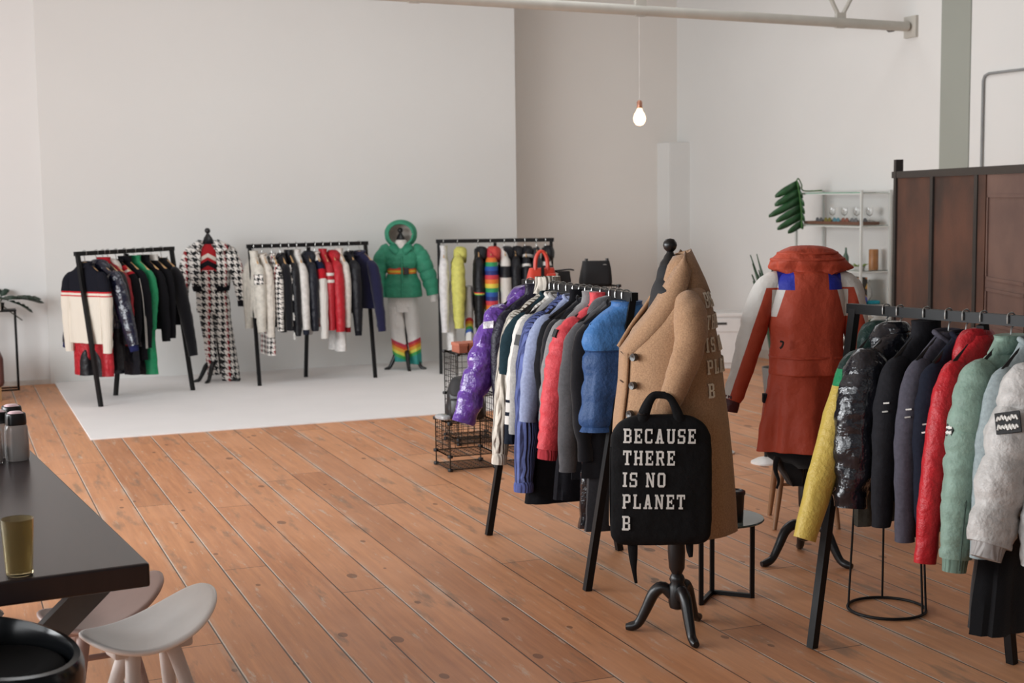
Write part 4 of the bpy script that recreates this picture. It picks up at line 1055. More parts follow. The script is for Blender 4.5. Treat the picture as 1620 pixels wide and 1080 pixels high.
# --- green jacket with rainbow belt
GX, GY = 4.645, 14.76
stand(GX, GY, 1.55, 'black tailor\'s stand wearing the green puffer jacket', [radians(195), radians(285), radians(345)], .21, (-.03, 0), .6, .14)
def green():
    gm = cloth('#37896b', 'puff'); sx = -.02
    r = empty('puffer_jacket', (GX, GY, 0), RZC, 'green hooded puffer jacket with a rainbow belt on its stand', 'jacket')
    mesh('body', loft([(1.37, .09, .09, sx, 0), (1.34, .13, .11, sx, 0), (1.28, .185, .135, sx, 0), (1.2, .20, .15, sx, 0), (1.12, .165, .14, sx, 0), (1.085, .145, .13, sx, 0), (1.05, .155, .135, sx, 0), (.95, .20, .155, sx, 0), (.82, .215, .165, sx, 0), (.80, .205, .16, sx, 0)], 52, 52, 2.3, .004, 7, (.10, .008), .006, 5), gm, r)
    bm_ = banded('rainbow_belt', [(0, '#c8404a'), (1.105, '#dd7a35'), (1.09, '#d9c34d'), (1.075, '#dd7a35')], 'cotton')
    bb = mesh('belt', loft([(1.122, .150, .135, sx, 0), (1.12, .158, .142, sx, 0), (1.06, .160, .144, sx, 0), (1.058, .15, .135, sx, 0)], 44, 8, 2.3), bm_, r)
    mesh('buckle', box(sx+.03, sx+.085, -.165, -.135, 1.05, 1.125), plain('black_plastic_buckle', '#1b1b1e', .3), bb, smooth=False, bevel=.006)
    for s, P in ((-1, [(-.13, 0, 1.325), (-.21, -.01, 1.25), (-.265, -.02, 1.10), (-.28, -.05, .96), (-.255, -.085, .80)]),
                 (1, [(.09, 0, 1.325), (.175, -.01, 1.25), (.24, -.02, 1.10), (.29, -.03, .95), (.315, -.04, .82)])):
        sv = mesh('sleeve', tube(P, [.075, .09, .088, .08, .06], 20, 46, .9, (0, 1, 0), .006, (.10, .10), s+7), gm, r)
    mesh('cuff', tube([(.315, -.04, .83), (.325, -.045, .79), (.33, -.045, .75)], [.045, .042, .04], 14, 6), cloth('#cfcac4', 'rib'), sv)
    # hood standing open towards the room
    def shell(k, open_deg):      # k scales the shell
        V, F = [], []; n = 28; m = 13
        for i in range(m):
            a = radians(open_deg)*i/(m-1)
            for j in range(n):
                b = 2*pi*j/n
                x = .172*k*sin(a)*cos(b); z = .142*k*sin(a)*sin(b)
                y = .13*k*cos(a)
                V.append((sx-.005+x, y+.02, 1.49+z-(.02 if sin(b) < 0 else 0)*sin(a)))
        for i in range(m-1):
            for j in range(n): F.append((i*n+j, i*n+(j+1) % n, (i+1)*n+(j+1) % n, (i+1)*n+j))
        return V, F
    hd = mesh('hood', shell(1.0, 128), gm, r, solid=.01)
    mesh('hood_lining', shell(.93, 129), cloth('#cbc5be', 'wool'), hd)
    rim = [(sx-.005+.134*cos(b), -.062, 1.488+.112*sin(b)-(.016 if sin(b) < 0 else 0)) for b in [2*pi*j/32 for j in range(33)]]
    mesh('hood_rim', tube(rim, .013, 8), gm, hd)
    for s in (-1, 1):
        V = [(sx, -.105, 1.28), (sx+s*.015, -.11, 1.33), (sx+s*.05, -.09, 1.375), (sx+s*.115, -.075, 1.375), (sx+s*.13, -.115, 1.325), (sx+s*.06, -.15, 1.265)]
        mesh('collar_flap', (V, [(0, 1, 2, 3, 4, 5)]), gm, r, solid=.02)
    V = [(sx-.03, -.10, 1.36), (sx+.03, -.10, 1.36), (sx+.005, -.118, 1.27)]
    mesh('placket', tube([(sx+.01, -.15, 1.25), (sx+.012, -.158, 1.15), (sx+.012, -.15, 1.08), (sx+.012, -.165, .95), (sx+.012, -.172, .81)], .011, 8, 24), gm, r)
    w = empty('knit_scarf', (GX, GY, 0), RZC, 'white neck warmer in the open hood of the green jacket', 'scarf')
    mesh('roll', loft([(1.42, .05, .055, sx, -.03), (1.40, .062, .066, sx, -.035), (1.33, .07, .08, sx, -.04), (1.25, .02, .03, sx, -.10)], 24, 16, 2.0, .004, 5), cloth('#d3cec8', 'knit'), w)
    p = empty('ski_trousers', (GX, GY, 0), RZC, 'white trousers with rainbow hems below the green jacket', 'trousers')
    wm = banded('white_trousers_rainbow', [(9, '#d9d5d0'), (.285, '#b9344c'), (.255, '#d2502f'), (.225, '#dfa13a'), (.19, '#d6cf52'), (.155, '#3f9f52'), (.12, '#2c8d86')], 'nylon', .45)
    mesh('waist', loft([(.90, .15, .12, sx, 0), (.80, .16, .125, sx, 0), (.72, .16, .12, sx, 0), (.64, .155, .115, sx+.01, 0)], 36, 18, 2.4, .005, 6), wm, p)
    for s, P in ((-1, [(.70, .08, .115, -.09, 0), (.5, .082, .10, -.08, 0), (.3, .082, .09, -.06, 0), (.12, .085, .09, -.045, -.01), (.105, .082, .085, -.045, -.01)]),
                 (1, [(.70, .075, .115, .065, 0), (.5, .075, .10, .08, .01), (.3, .066, .085, .10, .01), (.09, .062, .08, .115, .0), (.075, .06, .075, .115, 0)])):
        mesh('trouser_leg', loft(P, 28, 34, 2.4, .006, 5, None, .005, s+4), wm, p)
green()

# ------------------------------------------------------------------ foreground table and seats
TA = atan2(-.242, 2.492)      # the table's long side leans a little left of the boards
def table():
    ang = math.atan2(2.492, -.242)-pi/2
    r = empty('dining_table', (.564, 4.533, 0), ang, 'long dark polished table at the left edge of the hall', 'table')
    t = NT('dark_polished_wood', .22); o = t.xyz()
    n = t.noise(1, 5, t.comb(t.math('MULTIPLY', o[0], 26), t.math('MULTIPLY', o[1], 2), o[2]))
    t.color(t.mix(n, lin('#191315'), lin('#2a1f21'))); t.b.inputs['Roughness'].default_value = .28
    e = plain('table_edge_black', '#131114', .4)
    W, Lg = 1.0, 2.53
    mesh('tabletop', box(-W, 0, 0, Lg, .672, .75), t.m, r, smooth=False, bevel=.008)
    for y in (.30, Lg-.30):
        lg = plain('grey_steel_leg', '#5d5f60', .5)
        mesh('leg', bar((-.06, y, .67), (-.80, y, .0), .09, .05, (0, 1, 0)), lg, r, smooth=False)
        mesh('leg', bar((-.94, y, .67), (-.20, y, .0), .09, .05, (0, 1, 0)), lg, r, smooth=False)
    mesh('stretcher', box(-.53, -.47, .3, Lg-.3, .30, .36), plain('grey_steel_leg', '#5d5f60', .5), r, smooth=False)
table()

def scoop_stool(x, y, rz, h, m, label, lm):
    r = empty('scoop_stool', (x, y, 0), rz, label, 'stool', 'white scoop stools at the table')
    n, k = 40, 9
    V, F = [], []
    for i in range(k):
        q = .06+.94*i/(k-1)
        for j in range(n):
            a = 2*pi*j/n; c, s = cos(a), sin(a)
            X = .225*q*math.copysign(abs(c)**.85, c); Y = .195*q*math.copysign(abs(s)**.9, s)
            V.append((X, Y, h + 1.25*X*X - .35*Y*Y + .22*X - .02*(1-q*q)))
    for i in range(k-1):
        for j in range(n): F.append((i*n+j, i*n+(j+1) % n, (i+1)*n+(j+1) % n, (i+1)*n+j))
    F.append(tuple(range(n-1, -1, -1)))
    mesh('seat', (V, F), m, r, solid=.022, offset=-1, subsurf=1)
    mesh('under_frame', box(-.14, .14, -.05, .05, h-.085, h-.038), lm, r, smooth=False, bevel=.012)
    for sx in (-1, 1):
        for sy in (-1, 1):
            mesh('leg', tube([(sx*.07, sy*.03, h-.075), (sx*.10, sy*.09, h*.5), (sx*.14, sy*.15, 0)], [.026, .024, .019], 12, 10), lm, r)
    mesh('foot_rail', tube([(-.125, 0, .20), (.125, 0, .20)], .012, 8), lm, r)
    return r
ivory = plain('white_moulded_seat', '#f2f0ee', .38, var=.03)
ivory_leg = plain('white_stool_leg', '#cfc8c4', .5, var=.04)
scoop_stool(.590, 4.84, radians(14), .455, ivory, 'white scoop seat stool nearest the viewer by the table corner', ivory_leg)
scoop_stool(.485, 5.38, radians(6), .385, plain('blush_moulded_seat', '#b49a92', .45, var=.04), 'blush brown scoop stool half under the table corner', plain('blush_stool_leg', '#a88f87', .5))

def shell_chair():
    r = empty('tub_chair', (.055, 4.22, 0), radians(20), 'glossy black tub chair in the bottom left corner', 'chair')
    m = plain('glossy_black_shell', '#0e1012', .18)
    n = 48; V, F = [], []
    prof = [(.05, .34), (.17, .35), (.235, .39), (.265, .46), (.275, .54), (.272, .61), (.262, .64), (.245, .645), (.236, .625), (.232, .56), (.22, .50)]
    for rr, z in prof:
        for j in range(n):
            a = 2*pi*j/n; k = max(0, (z-.49)/.15)*.05*cos(a-2.4)
            V.append((rr*cos(a), rr*sin(a), z+k))
    for i in range(len(prof)-1):
        for j in range(n): F.append((i*n+j, i*n+(j+1) % n, (i+1)*n+(j+1) % n, (i+1)*n+j))
    F.append(tuple(range(n-1, -1, -1)))
    mesh('seat_shell', (V, F), m, r)
    mesh('cushion', loft([(.575, .14, .14), (.58, .19, .19), (.56, .222, .222), (.50, .224, .224)], 36, 12, 2.0), plain('black_tub_pad', '#070708', .8, spec=.1), r)
    mesh('post', lathe([(.03, .0), (.03, .35)], 16), m, r)
    mesh('base_disc', lathe([(.20, 0), (.20, .01), (.03, .025)], 32), m, r)
shell_chair()

def tumbler():
    r = empty('tumbler', (.174, 4.56, .75), 0, 'amber glass tumbler on the corner of the dark table', 'glass')
    g = NT('amber_glass', .06); g.color(lin('#c2b48e')); g.b.inputs['Transmission Weight'].default_value = .95; g.b.inputs['IOR'].default_value = 1.2
    mesh('glass', lathe([(.0, .012), (.036, .012), (.046, .175), (.050, .176), (.0495, .172), (.0405, .004), (.036, 0), (.0, 0)], 32), g.m, r)
tumbler()

def canister(x, y, lab, s=1.0, glass=False):
    r = empty('shaker', (x, y, .75), .2, lab, 'shaker', 'shakers at the far end of the table')
    m = NT('frosted_glass', .25); m.color(lin('#b9b3b0')); m.b.inputs['Transmission Weight'].default_value = .45
    mesh('body', loft([(.165*s, .036, .036), (.15*s, .046, .046), (.10*s, .049, .049), (.03, .05, .05), (.004, .047, .047), (0, .045, .045)], 28, 20, 3.0), m.m, r)
    mesh('contents', loft([(.06*s, .043, .043), (.008, .044, .044)], 24, 6, 3.0), plain('dark_spice', '#2b2424', .9), r)
    lid = mesh('lid', loft([(.205*s, .03, .03), (.212*s, .038, .038), (.20*s, .042, .042), (.165*s, .043, .043), (.160*s, .040, .040)], 28, 14, 3.2), plain('black_lid', '#161416', .35), r)
    mesh('lid_top', loft([(.218*s, .024, .024), (.211*s, .033, .033)], 24, 4, 3.0), plain('pink_lid_top', '#c9aab0', .3), lid)
canister(.268, 6.62, 'frosted shaker with a black lid, nearest on the far table end')
canister(.195, 6.73, 'frosted shaker with a dark lid behind the nearest one', .98)
canister(.262, 6.86, 'frosted shaker with a pink top, farthest of the table shakers', 1.0)
canister(.155, 6.58, 'frosted glass shaker at the picture edge beside the nearest one', 1.02)

# ------------------------------------------------------------------ grid cube shelves, backpack, boxes
wire = plain('black_grid_wire', '#1a1512', .45)
joint_m = plain('black_joint_plastic', '#121214', .5)
def grid_panel(p, u, v, n=7):
    p, u, v = Vector(p), Vector(u), Vector(v); V, F = [], []
    for i in range(n+1):
        w = .0035 if i in (0, n) else .0017
        for a, d in ((u, v), (v, u)):
            s = p+a*i/n; V, F = merge((V, F), bar(s, s+d, w*2))
    return V, F
def joints(parent, pts):
    for p in pts:
        o = mesh('corner_joint', lathe([(.0, -.012), (.018, -.010), (.02, 0), (.018, .010), (.0, .012)], 12), joint_m, parent); o.location = p
def cube_unit(name, x, y, rz, nx, ny, levels, label, back=True, tops=()):
    """stack of open wire cubes: levels are the shelf heights"""
    r = empty(name, (x, y, 0), rz, label, 'wire shelf', 'black grid cube shelves')
    S = .335; wX, wY = S*nx, .30*ny
    z0, z1 = levels[0], levels[-1]
    for z in levels:
        for i in range(nx): mesh('grid_shelf', grid_panel((i*S, 0, z), (S, 0, 0), (0, wY, 0)), wire, r, smooth=False)
    for a, b in zip(levels, levels[1:]):
        if b-a < .2: 
            for q in ((0, 0), (wX, 0), (0, wY), (wX, wY)): mesh('corner_post', bar((q[0], q[1], a), (q[0], q[1], b), .007), wire, r, smooth=False)
            continue
        mesh('grid_side', grid_panel((0, 0, a), (0, wY, 0), (0, 0, b-a)), wire, r, smooth=False)
        mesh('grid_side', grid_panel((wX, 0, a), (0, wY, 0), (0, 0, b-a)), wire, r, smooth=False)
        if back: mesh('grid_back', grid_panel((0, wY, a), (wX, 0, 0), (0, 0, b-a)), wire, r, smooth=False)
    joints(r, [(i*S, j, z) for z in levels for i in range(nx+1) for j in (0, wY)])
    return r
cube_unit('grid_shelf_unit', 3.178, 9.125, 0, 1, 1, [.012, .105, .335], 'low black grid cube at the front, carrying the black backpack')
cube_unit('grid_shelf_unit', 3.575, 10.06, 0, 1, 1, [.012, .045, .37, .695], 'tall black grid tower with terracotta boxes on top', True)
cube_unit('grid_shelf_unit', 3.62, 8.99, 0, 1, 1, [.012, .11, .24], 'low black grid cube partly hidden by the middle rack')
cube_unit('grid_shelf_unit', 4.085, 9.70, 0, 2, 1, [.012, .41, .80, 1.195], 'wide black grid shelves behind the middle rack with bags on top')

terra = plain('terracotta_card', '#a4614c', .7)
for i, (x, y, w, lab) in enumerate(((3.60, 10.09, .07, 'short terracotta box end on the grid tower'), (3.69, 10.10, .24, 'long terracotta box lying on the grid tower'))):
    b = empty('storage_box', (x, y, .702), .02, lab, 'box', 'terracotta boxes on the grid tower')
    mesh('box', box(0, w, 0, .16, 0, .055), terra, b, smooth=False, bevel=.004)
    mesh('lid', box(-.004, w+.004, -.004, .164, .05, .075), plain('terracotta_lid', '#b06a54', .7), b, smooth=False, bevel=.004)

def backpack():
    r = empty('backpack', (3.345, 9.25, .345), radians(-28), 'black backpack sitting on the low grid cube', 'backpack')
    m = plain('black_backpack_leather', '#1a1a1c', .38, bump=.15); m2 = plain('black_backpack_cloth', '#202022', .7)
    mesh('body', loft([(.40, .05, .035, 0, .02), (.385, .10, .06, 0, .02), (.33, .135, .085, 0, .01), (.2, .155, .10, 0, 0), (.06, .16, .105, 0, 0), (.01, .15, .095, 0, 0), (0, .13, .08, 0, 0)], 40, 34, 2.8, .003, 5, None, .006, 2), m, r)
    mesh('front_pocket', loft([(.20, .10, .03, 0, -.09), (.18, .118, .045, 0, -.09), (.06, .12, .05, 0, -.09), (.02, .10, .035, 0, -.085)], 30, 16, 3.0, 0, 5, None, .003, 4), m, r)
    mesh('flap', loft([(.395, .06, .04, 0, .0), (.38, .11, .075, 0, -.005), (.30, .14, .098, 0, -.005), (.235, .135, .11, 0, -.005), (.225, .12, .1, 0, -.005)], 34, 18, 2.7, .002, 5), m2, r)
    mesh('handle', tube([(.02, .06, .37), (.03, .075, .43), (.07, .08, .445), (.10, .07, .42), (.10, .06, .36)], .012, 8, 24), m2, r)
    for s in (-1, 1): mesh('shoulder_strap', tube([(s*.06, .07, .36), (s*.09, .13, .25), (s*.10, .12, .1), (s*.12, .08, .03)], .018, 8, 20, .4), m2, r)
    for c in r.children:
        for v in c.data.vertices: v.co.x *= .85; v.co.y *= .9; v.co.z *= .74
backpack()
def zip_case():
    r = empty('pouch', (3.19, 9.29, .345), .2, 'small silver pouch beside the backpack', 'pouch')
    mesh('pouch', loft([(.03, .03, .05), (.022, .045, .075), (.004, .045, .075), (0, .04, .07)], 20, 8, 2.6, 0, 5, None, .004), cloth('#a9a9ab', 'shiny'), r)
zip_case()

# bags standing on the wide grid shelves
def tote(x, y, m, label, w, h, d, handle=True, lean=0):
    r = empty('handbag', (x, y, 1.202), radians(-15), label, 'handbag', 'bags on the wide grid shelves')
    mesh('body', loft([(h, w*.80, d*.5), (h-.01, w*.84, d*.6), (h*.5, w*.95, d*.95), (.02, w, d), (0, w*.95, d*.9)], 36, 18, 4.0, .002, 5, None, .003), m, r)
    if handle:
        for s in (-1, 1):
            mesh('handle', tube([(-w*.42, s*d*.55, h*.85), (-w*.36, s*d*.5, h+.07), (-w*.12, s*d*.4, h+.12), (w*.12, s*d*.4, h+.12), (w*.36, s*d*.5, h+.07), (w*.42, s*d*.55, h*.85)], .011, 8, 30, .5), m, r)
    return r
redl = plain('coral_red_leather', '#c8402f', .42, bump=.1)
t_ = tote(4.183, 9.85, redl, 'coral red handbag with two tall handles above the middle rack', .115, .14, .055)
mesh('side_pocket', box(.03, .10, -.068, -.050, .02, .10), redl, t_, smooth=False, bevel=.008)
mesh('buckle_strap', box(-.012, .012, -.068, -.058, .05, .15), plain('black_leather', '#171618', .4), t_, smooth=False)
t_ = tote(4.37, 9.85, plain('black_small_bag', '#1d1d1f', .5), 'small black bag between the red handbag and the black tote', .052, .11, .04, False)
mesh('strap', tube([(-.04, 0, .10), (-.075, 0, .112), (-.02, 0, .118), (.04, .0, .122), (.075, 0, .115)], .006, 6, 20), plain('black_leather', '#171618', .4), t_)
t_ = tote(4.635, 9.85, plain('black_tote_cloth', '#1b1b1d', .75), 'large black tote standing above the middle rack', .125, .18, .06, False)
mesh('clasp', lathe([(0, .006), (.012, .005), (.014, 0)], 12), steel, t_).location = (.06, -.045, .15)
for s, xx in ((-1, -.075), (1, .085)): mesh('tab', tube([(xx, -.01, .172), (xx, -.01, .198)], .012, 8), plain('black_leather', '#171618', .4), t_)

# ------------------------------------------------------------------ side table with cup, wire stand
def side_table():
    r = empty('side_table', (3.315, 5.70, 0), radians(-14), 'round glass side table on a black square frame behind the camel coat', 'side table')
    H = .375
    gl = NT('smoked_glass_top', .08); gl.color(lin('#6d7d7c')); gl.b.inputs['Transmission Weight'].default_value = .5
    mesh('glass_top', lathe([(0, H), (.20, H), (.203, H+.004), (.20, H+.010), (0, H+.010)], 48), gl.m, r)
    w = .019
    for x, y in ((-.02, .07), (.145, -.03), (-.12, -.10)): mesh('leg', box(x-w/2, x+w/2, y-w/2, y+w/2, 0, H), black, r, smooth=False)
    a, b, c = (-.02, .07, w/2), (.145, -.03, w/2), (-.12, -.10, w/2)
    mesh('floor_bar', bar(a, b, w), black, r, smooth=False); mesh('floor_bar', bar(a, c, w), black, r, smooth=False)
side_table()
def cup():
    r = empty('travel_cup', (3.335, 5.60, .385), 0, 'black tumbler cup on the round glass side table', 'cup')
    mesh('cup', lathe([(0, 0), (.034, 0), (.036, .004), (.042, .125), (.0435, .13), (.0, .13)], 28), plain('black_cup', '#1b1b1e', .35), r)
    mesh('lid', lathe([(.045, .126), (.047, .13), (.046, .142), (.038, .146), (.036, .141), (0, .141)], 28), plain('dark_cup_lid', '#28282b', .3), r)
cup()
def wire_stand():
    r = empty('wire_stand', (3.90, 5.22, 0), 0, 'black wire stand with a floor ring under the right rack', 'stand')
    mesh('floor_ring', ring_tube(.172, .007, .008, 48, 8), black, r)
    mesh('top_ring', ring_tube(.15, .006, .50, 40, 8), black, r)
    for k, a in enumerate((radians(155), radians(-62), radians(-42), radians(60))):
        mesh('rod', tube([(.172*cos(a), .172*sin(a), .008), (.15*cos(a), .15*sin(a), .50)], .005, 8), black, r)
    mesh('tray', lathe([(0, .495), (.15, .495), (.15, .505), (0, .505)], 40), black, r)
wire_stand()
bb = empty('clothes_brush', (4.0, 5.03, .30), 0, 'small dark brush hanging at the wire stand', 'brush')
mesh('brush_head', loft([(.0, .018, .012), (.02, .026, .016), (.10, .026, .016), (.12, .016, .012)][::-1], 16, 10, 2.4), plain('dark_brush', '#232326', .8), bb)
mesh('cord', tube([(0, 0, .12), (-.004, .006, .20)], .004, 6), black, bb)

# ------------------------------------------------------------------ wooden bar chair and pedestals behind the mannequins
def bar_chair():
    r = empty('wooden_chair', (4.52, 6.83, 0), RZC, 'pale wooden chair with a curved back behind the red jacket', 'chair')
    wd = plain('pale_beech', '#8d6544', .5, var=.18); gr = plain('greyed_bent_wood', '#6f625a', .5, var=.12)
    for x0, y0, x1, y1 in ((-.13, -.10, -.20, -.17), (.12, -.10, .16, -.17), (-.12, .14, -.16, .2), (.12, .14, .18, .2)):
        mesh('leg', tube([(x0, y0, .47), ((x0+x1)/2, (y0+y1)/2, .22), (x1, y1, 0)], [.017, .018, .013], 10, 8), wd, r)
    mesh('seat', loft([(.50, .19, .19, .03, 0), (.497, .205, .2, .03, 0), (.475, .20, .2, .03, 0), (.465, .18, .18, .03, 0)], 36, 10, 2.6), plain('black_chair_seat', '#19191b', .5), r)
    mesh('seat_ring', loft([(.47, .16, .16), (.45, .165, .165), (.43, .16, .16)], 32, 6, 2.6), wd, r)
    mesh('back_hoop', tube([(.18, .15, .49), (.205, .18, .75), (.22, .19, .93), (.28, .20, 1.03), (.36, .19, 1.05), (.42, .15, 1.0), (.45, .08, .80), (.22, .0, .49)][::-1], .013, 10, 40), gr, r)
    mesh('stretcher', tube([(-.165, -.13, .25), (.14, -.13, .25)], .009, 8), wd, r)
bar_chair()
for (x, y, lab, hh) in ((5.19, 8.93, 'white disc foot of a black post beside the coat hem', .42), (5.29, 8.47, 'white disc foot of a black post under the red jacket', .45)):
    r = empty('post_stand', (x, y, 0), 0, lab, 'post stand', 'black posts on white disc feet')
    mesh('disc_foot', lathe([(0, 0), (.105, 0), (.105, .012), (.06, .035), (.02, .045), (0, .045)], 28), plain('white_disc_enamel', '#d5d2cf', .3), r)
    mesh('post', lathe([(.012, .04), (.012, hh), (.0, hh+.005)], 12), black, r)

def cabinet():
    r = empty('white_cabinet', (7.72, 13.25, 0), RZC*1.0, 'low white cabinet in the far corner behind the camel coat', 'cabinet')
    m = plain('white_cabinet_paint', '#dcd9d6', .5, var=.03)
    mesh('body', box(-.26, .22, 0, .42, .06, .56), m, r, smooth=False, bevel=.006)
    mesh('worktop', box(-.30, .26, -.02, .44, .56, .60), m, r, smooth=False, bevel=.006)
    mesh('plinth', box(-.24, .20, .03, .4, 0, .06), m, r, smooth=False)
    mesh('drawer', box(-.24, .20, -.012, .0, .40, .54), m, r, smooth=False, bevel=.004)
    mesh('finger_slot', box(-.14, .05, -.016, -.010, .475, .50), plain('dark_slot', '#34312f', .8), r, smooth=False)
    t = empty('paper_roll', (7.62, 13.36, .60), .3, 'white paper bundle on the low white cabinet', 'paper bundle')
    mesh('bundle', loft([(.10, .03, .03), (.095, .05, .045), (.01, .055, .05), (0, .05, .045)], 20, 8, 2.5), m, t)
cabinet()

# ------------------------------------------------------------------ glass shelves by the right wall
EX, EY = 8.27, 11.55
def etagere():
    r = empty('glass_shelf_unit', (EX, EY, 0), 0, 'white framed open glass shelving against the right wall', 'shelf')
    w = plain('white_metal_frame', '#c9ccc8', .45, var=.03)
    DX, DY, H = .33, 1.13, 1.89; q = .011
    for x in (0, DX):
        for y in (0, DY): mesh('post', box(x-q, x+q, y-q, y+q, 0, H), w, r, smooth=False)
    gl = NT('clear_green_glass', .03); gl.color(lin('#e2efe8')); gl.b.inputs['Transmission Weight'].default_value = .9
    ge = plain('green_glass_edge', '#7fa592', .2)
    for z in (H-.02, 1.55, 1.11, .78, .42, .12):
        sh = mesh('glass_shelf', box(.006, DX-.006, .006, DY-.006, z-.008, z), gl.m, r, smooth=False)
        if z > 1.6: mesh('glass_edge', box(-.004, .005, .0, DY, z-.012, z+.002), ge, sh, smooth=False)
        for x in (0, DX): mesh('rail', box(x-.006, x+.006, 0, DY, z-.022, z-.010), w, r, smooth=False)
        for y in (0, DY): mesh('rail', box(0, DX, y-.006, y+.006, z-.022, z-.010), w, r, smooth=False)
etagere()
tr = empty('display_tray', (EX+.02, EY+.07, 1.551), 0, 'long wooden tray on the upper glass shelf', 'tray')
mesh('tray', merge(box(0, .24, 0, .95, 0, .012), box(0, .012, 0, .95, .012, .03), box(.228, .24, 0, .95, .012, .03), box(.012, .228, 0, .012, .012, .03), box(.012, .228, .938, .95, .012, .03)), plain('brown_tray_wood', '#6b4a3a', .5), tr, smooth=False)
lenses = ['#4a4a4c', '#6f6f70', '#8a5a4c', '#5d8a96', '#7d7440', '#57585a']
names = ['black', 'grey', 'brown', 'teal', 'olive', 'charcoal']
for i in range(6):
    r = empty('sunglasses', (EX+.12, EY+.14+.15*i, 1.564), radians(90), '%s tinted sunglasses lying in the display tray' % names[i], 'sunglasses', 'sunglasses in the display tray')
    m = plain('sunglass_'+names[i], lenses[i], .25)
    for s in (-1, 1):
        V, F = xf(ring_tube(.026, .003, 0, 18, 6), Matrix.Translation((s*.032, 0, .026)) @ Matrix.Rotation(pi/2, 4, 'X'))
        o = mesh('rim', (V, F), m, r)
        mesh('lens', xf(lathe([(0, -.001), (.025, -.001), (.025, .001), (0, .001)], 18), Matrix.Translation((s*.032, 0, .026)) @ Matrix.Rotation(pi/2, 4, 'X')), m, o)
        mesh('temple', tube([(s*.058, 0, .03), (s*.06, -.06, .03), (s*.058, -.11, .014)], .002, 6), m, r)
    mesh('bridge', tube([(-.008, 0, .03), (0, 0, .034), (.008, 0, .03)], .002, 6), m, r)
glass = NT('clear_glass', .02); glass.color((1, 1, 1, 1)); glass.b.inputs['Transmission Weight'].default_value = 1.0; glass = glass.m
for i in range(4):
    r = empty('wine_glass', (EX+.21, EY+.16+.21*i, 1.564), 0, 'clear stemmed glass on the tray behind the sunglasses', 'glass', 'stemmed glasses on the tray')
    mesh('bowl', lathe([(.003, .07), (.025, .085), (.034, .115), (.030, .155), (.0285, .155), (.032, .115), (.023, .088), (.0, .076)], 18), glass, r)
    mesh('stem', lathe([(.03, 0), (.03, .002), (.004, .006), (.003, .07)], 14), glass, r)
def on_shelf(name, dx, dy, z, label, cat, group=None): return empty(name, (EX+dx, EY+dy, z), 0, label, cat, group)
r = on_shelf('amber_vase', .22, .10, 1.111, 'tall amber brown cylinder vase on the glass shelves', 'vase')
mesh('vase', lathe([(0, 0), (.045, 0), (.047, .01), (.047, .195), (.044, .2), (.041, .195), (.041, .02), (0, .02)], 24), plain('amber_brown_glaze', '#99683c', .4, var=.2, scale=18), r)
def leaf(L, W, droop=.3, curl=0.0, n=9):
    V, F = [], []
    for i in range(n+1):
        t = i/n; w = W*sin(pi*min(1, t*.96+.04))**.8; y = L*t; z = -droop*L*t*t
        V += [(-w, y, z+abs(w)*.25), (0, y, z), (w, y, z+abs(w)*.25)]
    for i in range(n):
        for k in (0, 1): F.append((i*3+k, i*3+k+1, (i+1)*3+k+1, (i+1)*3+k))
    return V, F
r = on_shelf('succulent_plant', .15, .24, 1.111, 'low yellow green succulent in a dish on the glass shelves', 'plant')
mesh('dish', lathe([(0, 0), (.05, 0), (.065, .03), (.06, .03), (.05, .01), (0, .01)], 20), plain('pale_dish', '#c9c8c2', .4), r)
for k in range(9):
    a = 2*pi*k/9; mesh('leaf', xf(leaf(.09, .015, -.4), Matrix.Translation((0, 0, .02)) @ Matrix.Rotation(a, 4, 'Z')), plain('yellow_green_leaf', '#7f9440', .5), r, solid=.004)
r = on_shelf('glass_bottle', .12, .42, 1.111, 'slim green glass bottle on the glass shelves', 'bottle')
mesh('bottle', lathe([(0, 0), (.028, 0), (.03, .01), (.03, .12), (.012, .16), (.010, .21), (.013, .212), (0, .212)], 18), plain('green_bottle_glass', '#52685c', .15), r)
r = on_shelf('printed_carton', .10, .16, .781, 'yellow, orange and black patterned carton on the lower glass shelf', 'box')
cm = NT('yellow_black_pattern', .6); v_ = cm.n.new('ShaderNodeTexVoronoi'); v_.inputs['Scale'].default_value = 13; cm.l.new(cm.obj(), v_.inputs['Vector'])
sx_ = cm.n.new('ShaderNodeSeparateColor'); cm.l.new(v_.outputs['Color'], sx_.inputs[0])
cm.color(cm.mix(cm.math('GREATER_THAN', sx_.outputs[0], .55), cm.mix(cm.math('GREATER_THAN', sx_.outputs[1], .5), lin('#d6ac3f'), lin('#c8803c')), lin('#2a2622')))
mesh('carton', box(-.03, .03, -.09, .09, 0, .26), cm.m, r, smooth=False, bevel=.003)
r = on_shelf('blue_ball', .05, .03, .781, 'cobalt blue ball on the lower glass shelf', 'ball')
mesh('ball', lathe([(.045*sin(pi*i/12), .045-.045*cos(pi*i/12)) for i in range(13)], 24), plain('cobalt_glaze', '#27338f', .35), r)
r = on_shelf('teal_cloth', .18, .06, .781, 'folded teal cloth beside the blue ball', 'cloth')
mesh('cloth', loft([(.03, .05, .03), (.028, .075, .045), (.006, .08, .05), (0, .078, .048)], 24, 8, 3, .004, 4), cloth('#2b8ea0'), r)
r = on_shelf('clear_vase', .24, .30, .781, 'clear round glass vase on the lower glass shelf', 'vase')
mesh('vase', lathe([(0, 0), (.06, 0), (.095, .06), (.09, .13), (.055, .19), (.07, .22), (.066, .22), (.05, .19), (.085, .13), (.088, .06), (.055, .008), (0, .008)], 24), glass, r)
r = on_shelf('flowering_plant', .16, .12, .421, 'white flowered green plant low on the glass shelves behind the right rack', 'plant')
mesh('pot', lathe([(0, 0), (.06, 0), (.075, .12), (.07, .12), (.058, .02), (0, .02)], 22), plain('white_pot', '#d5d3cf', .4), r)
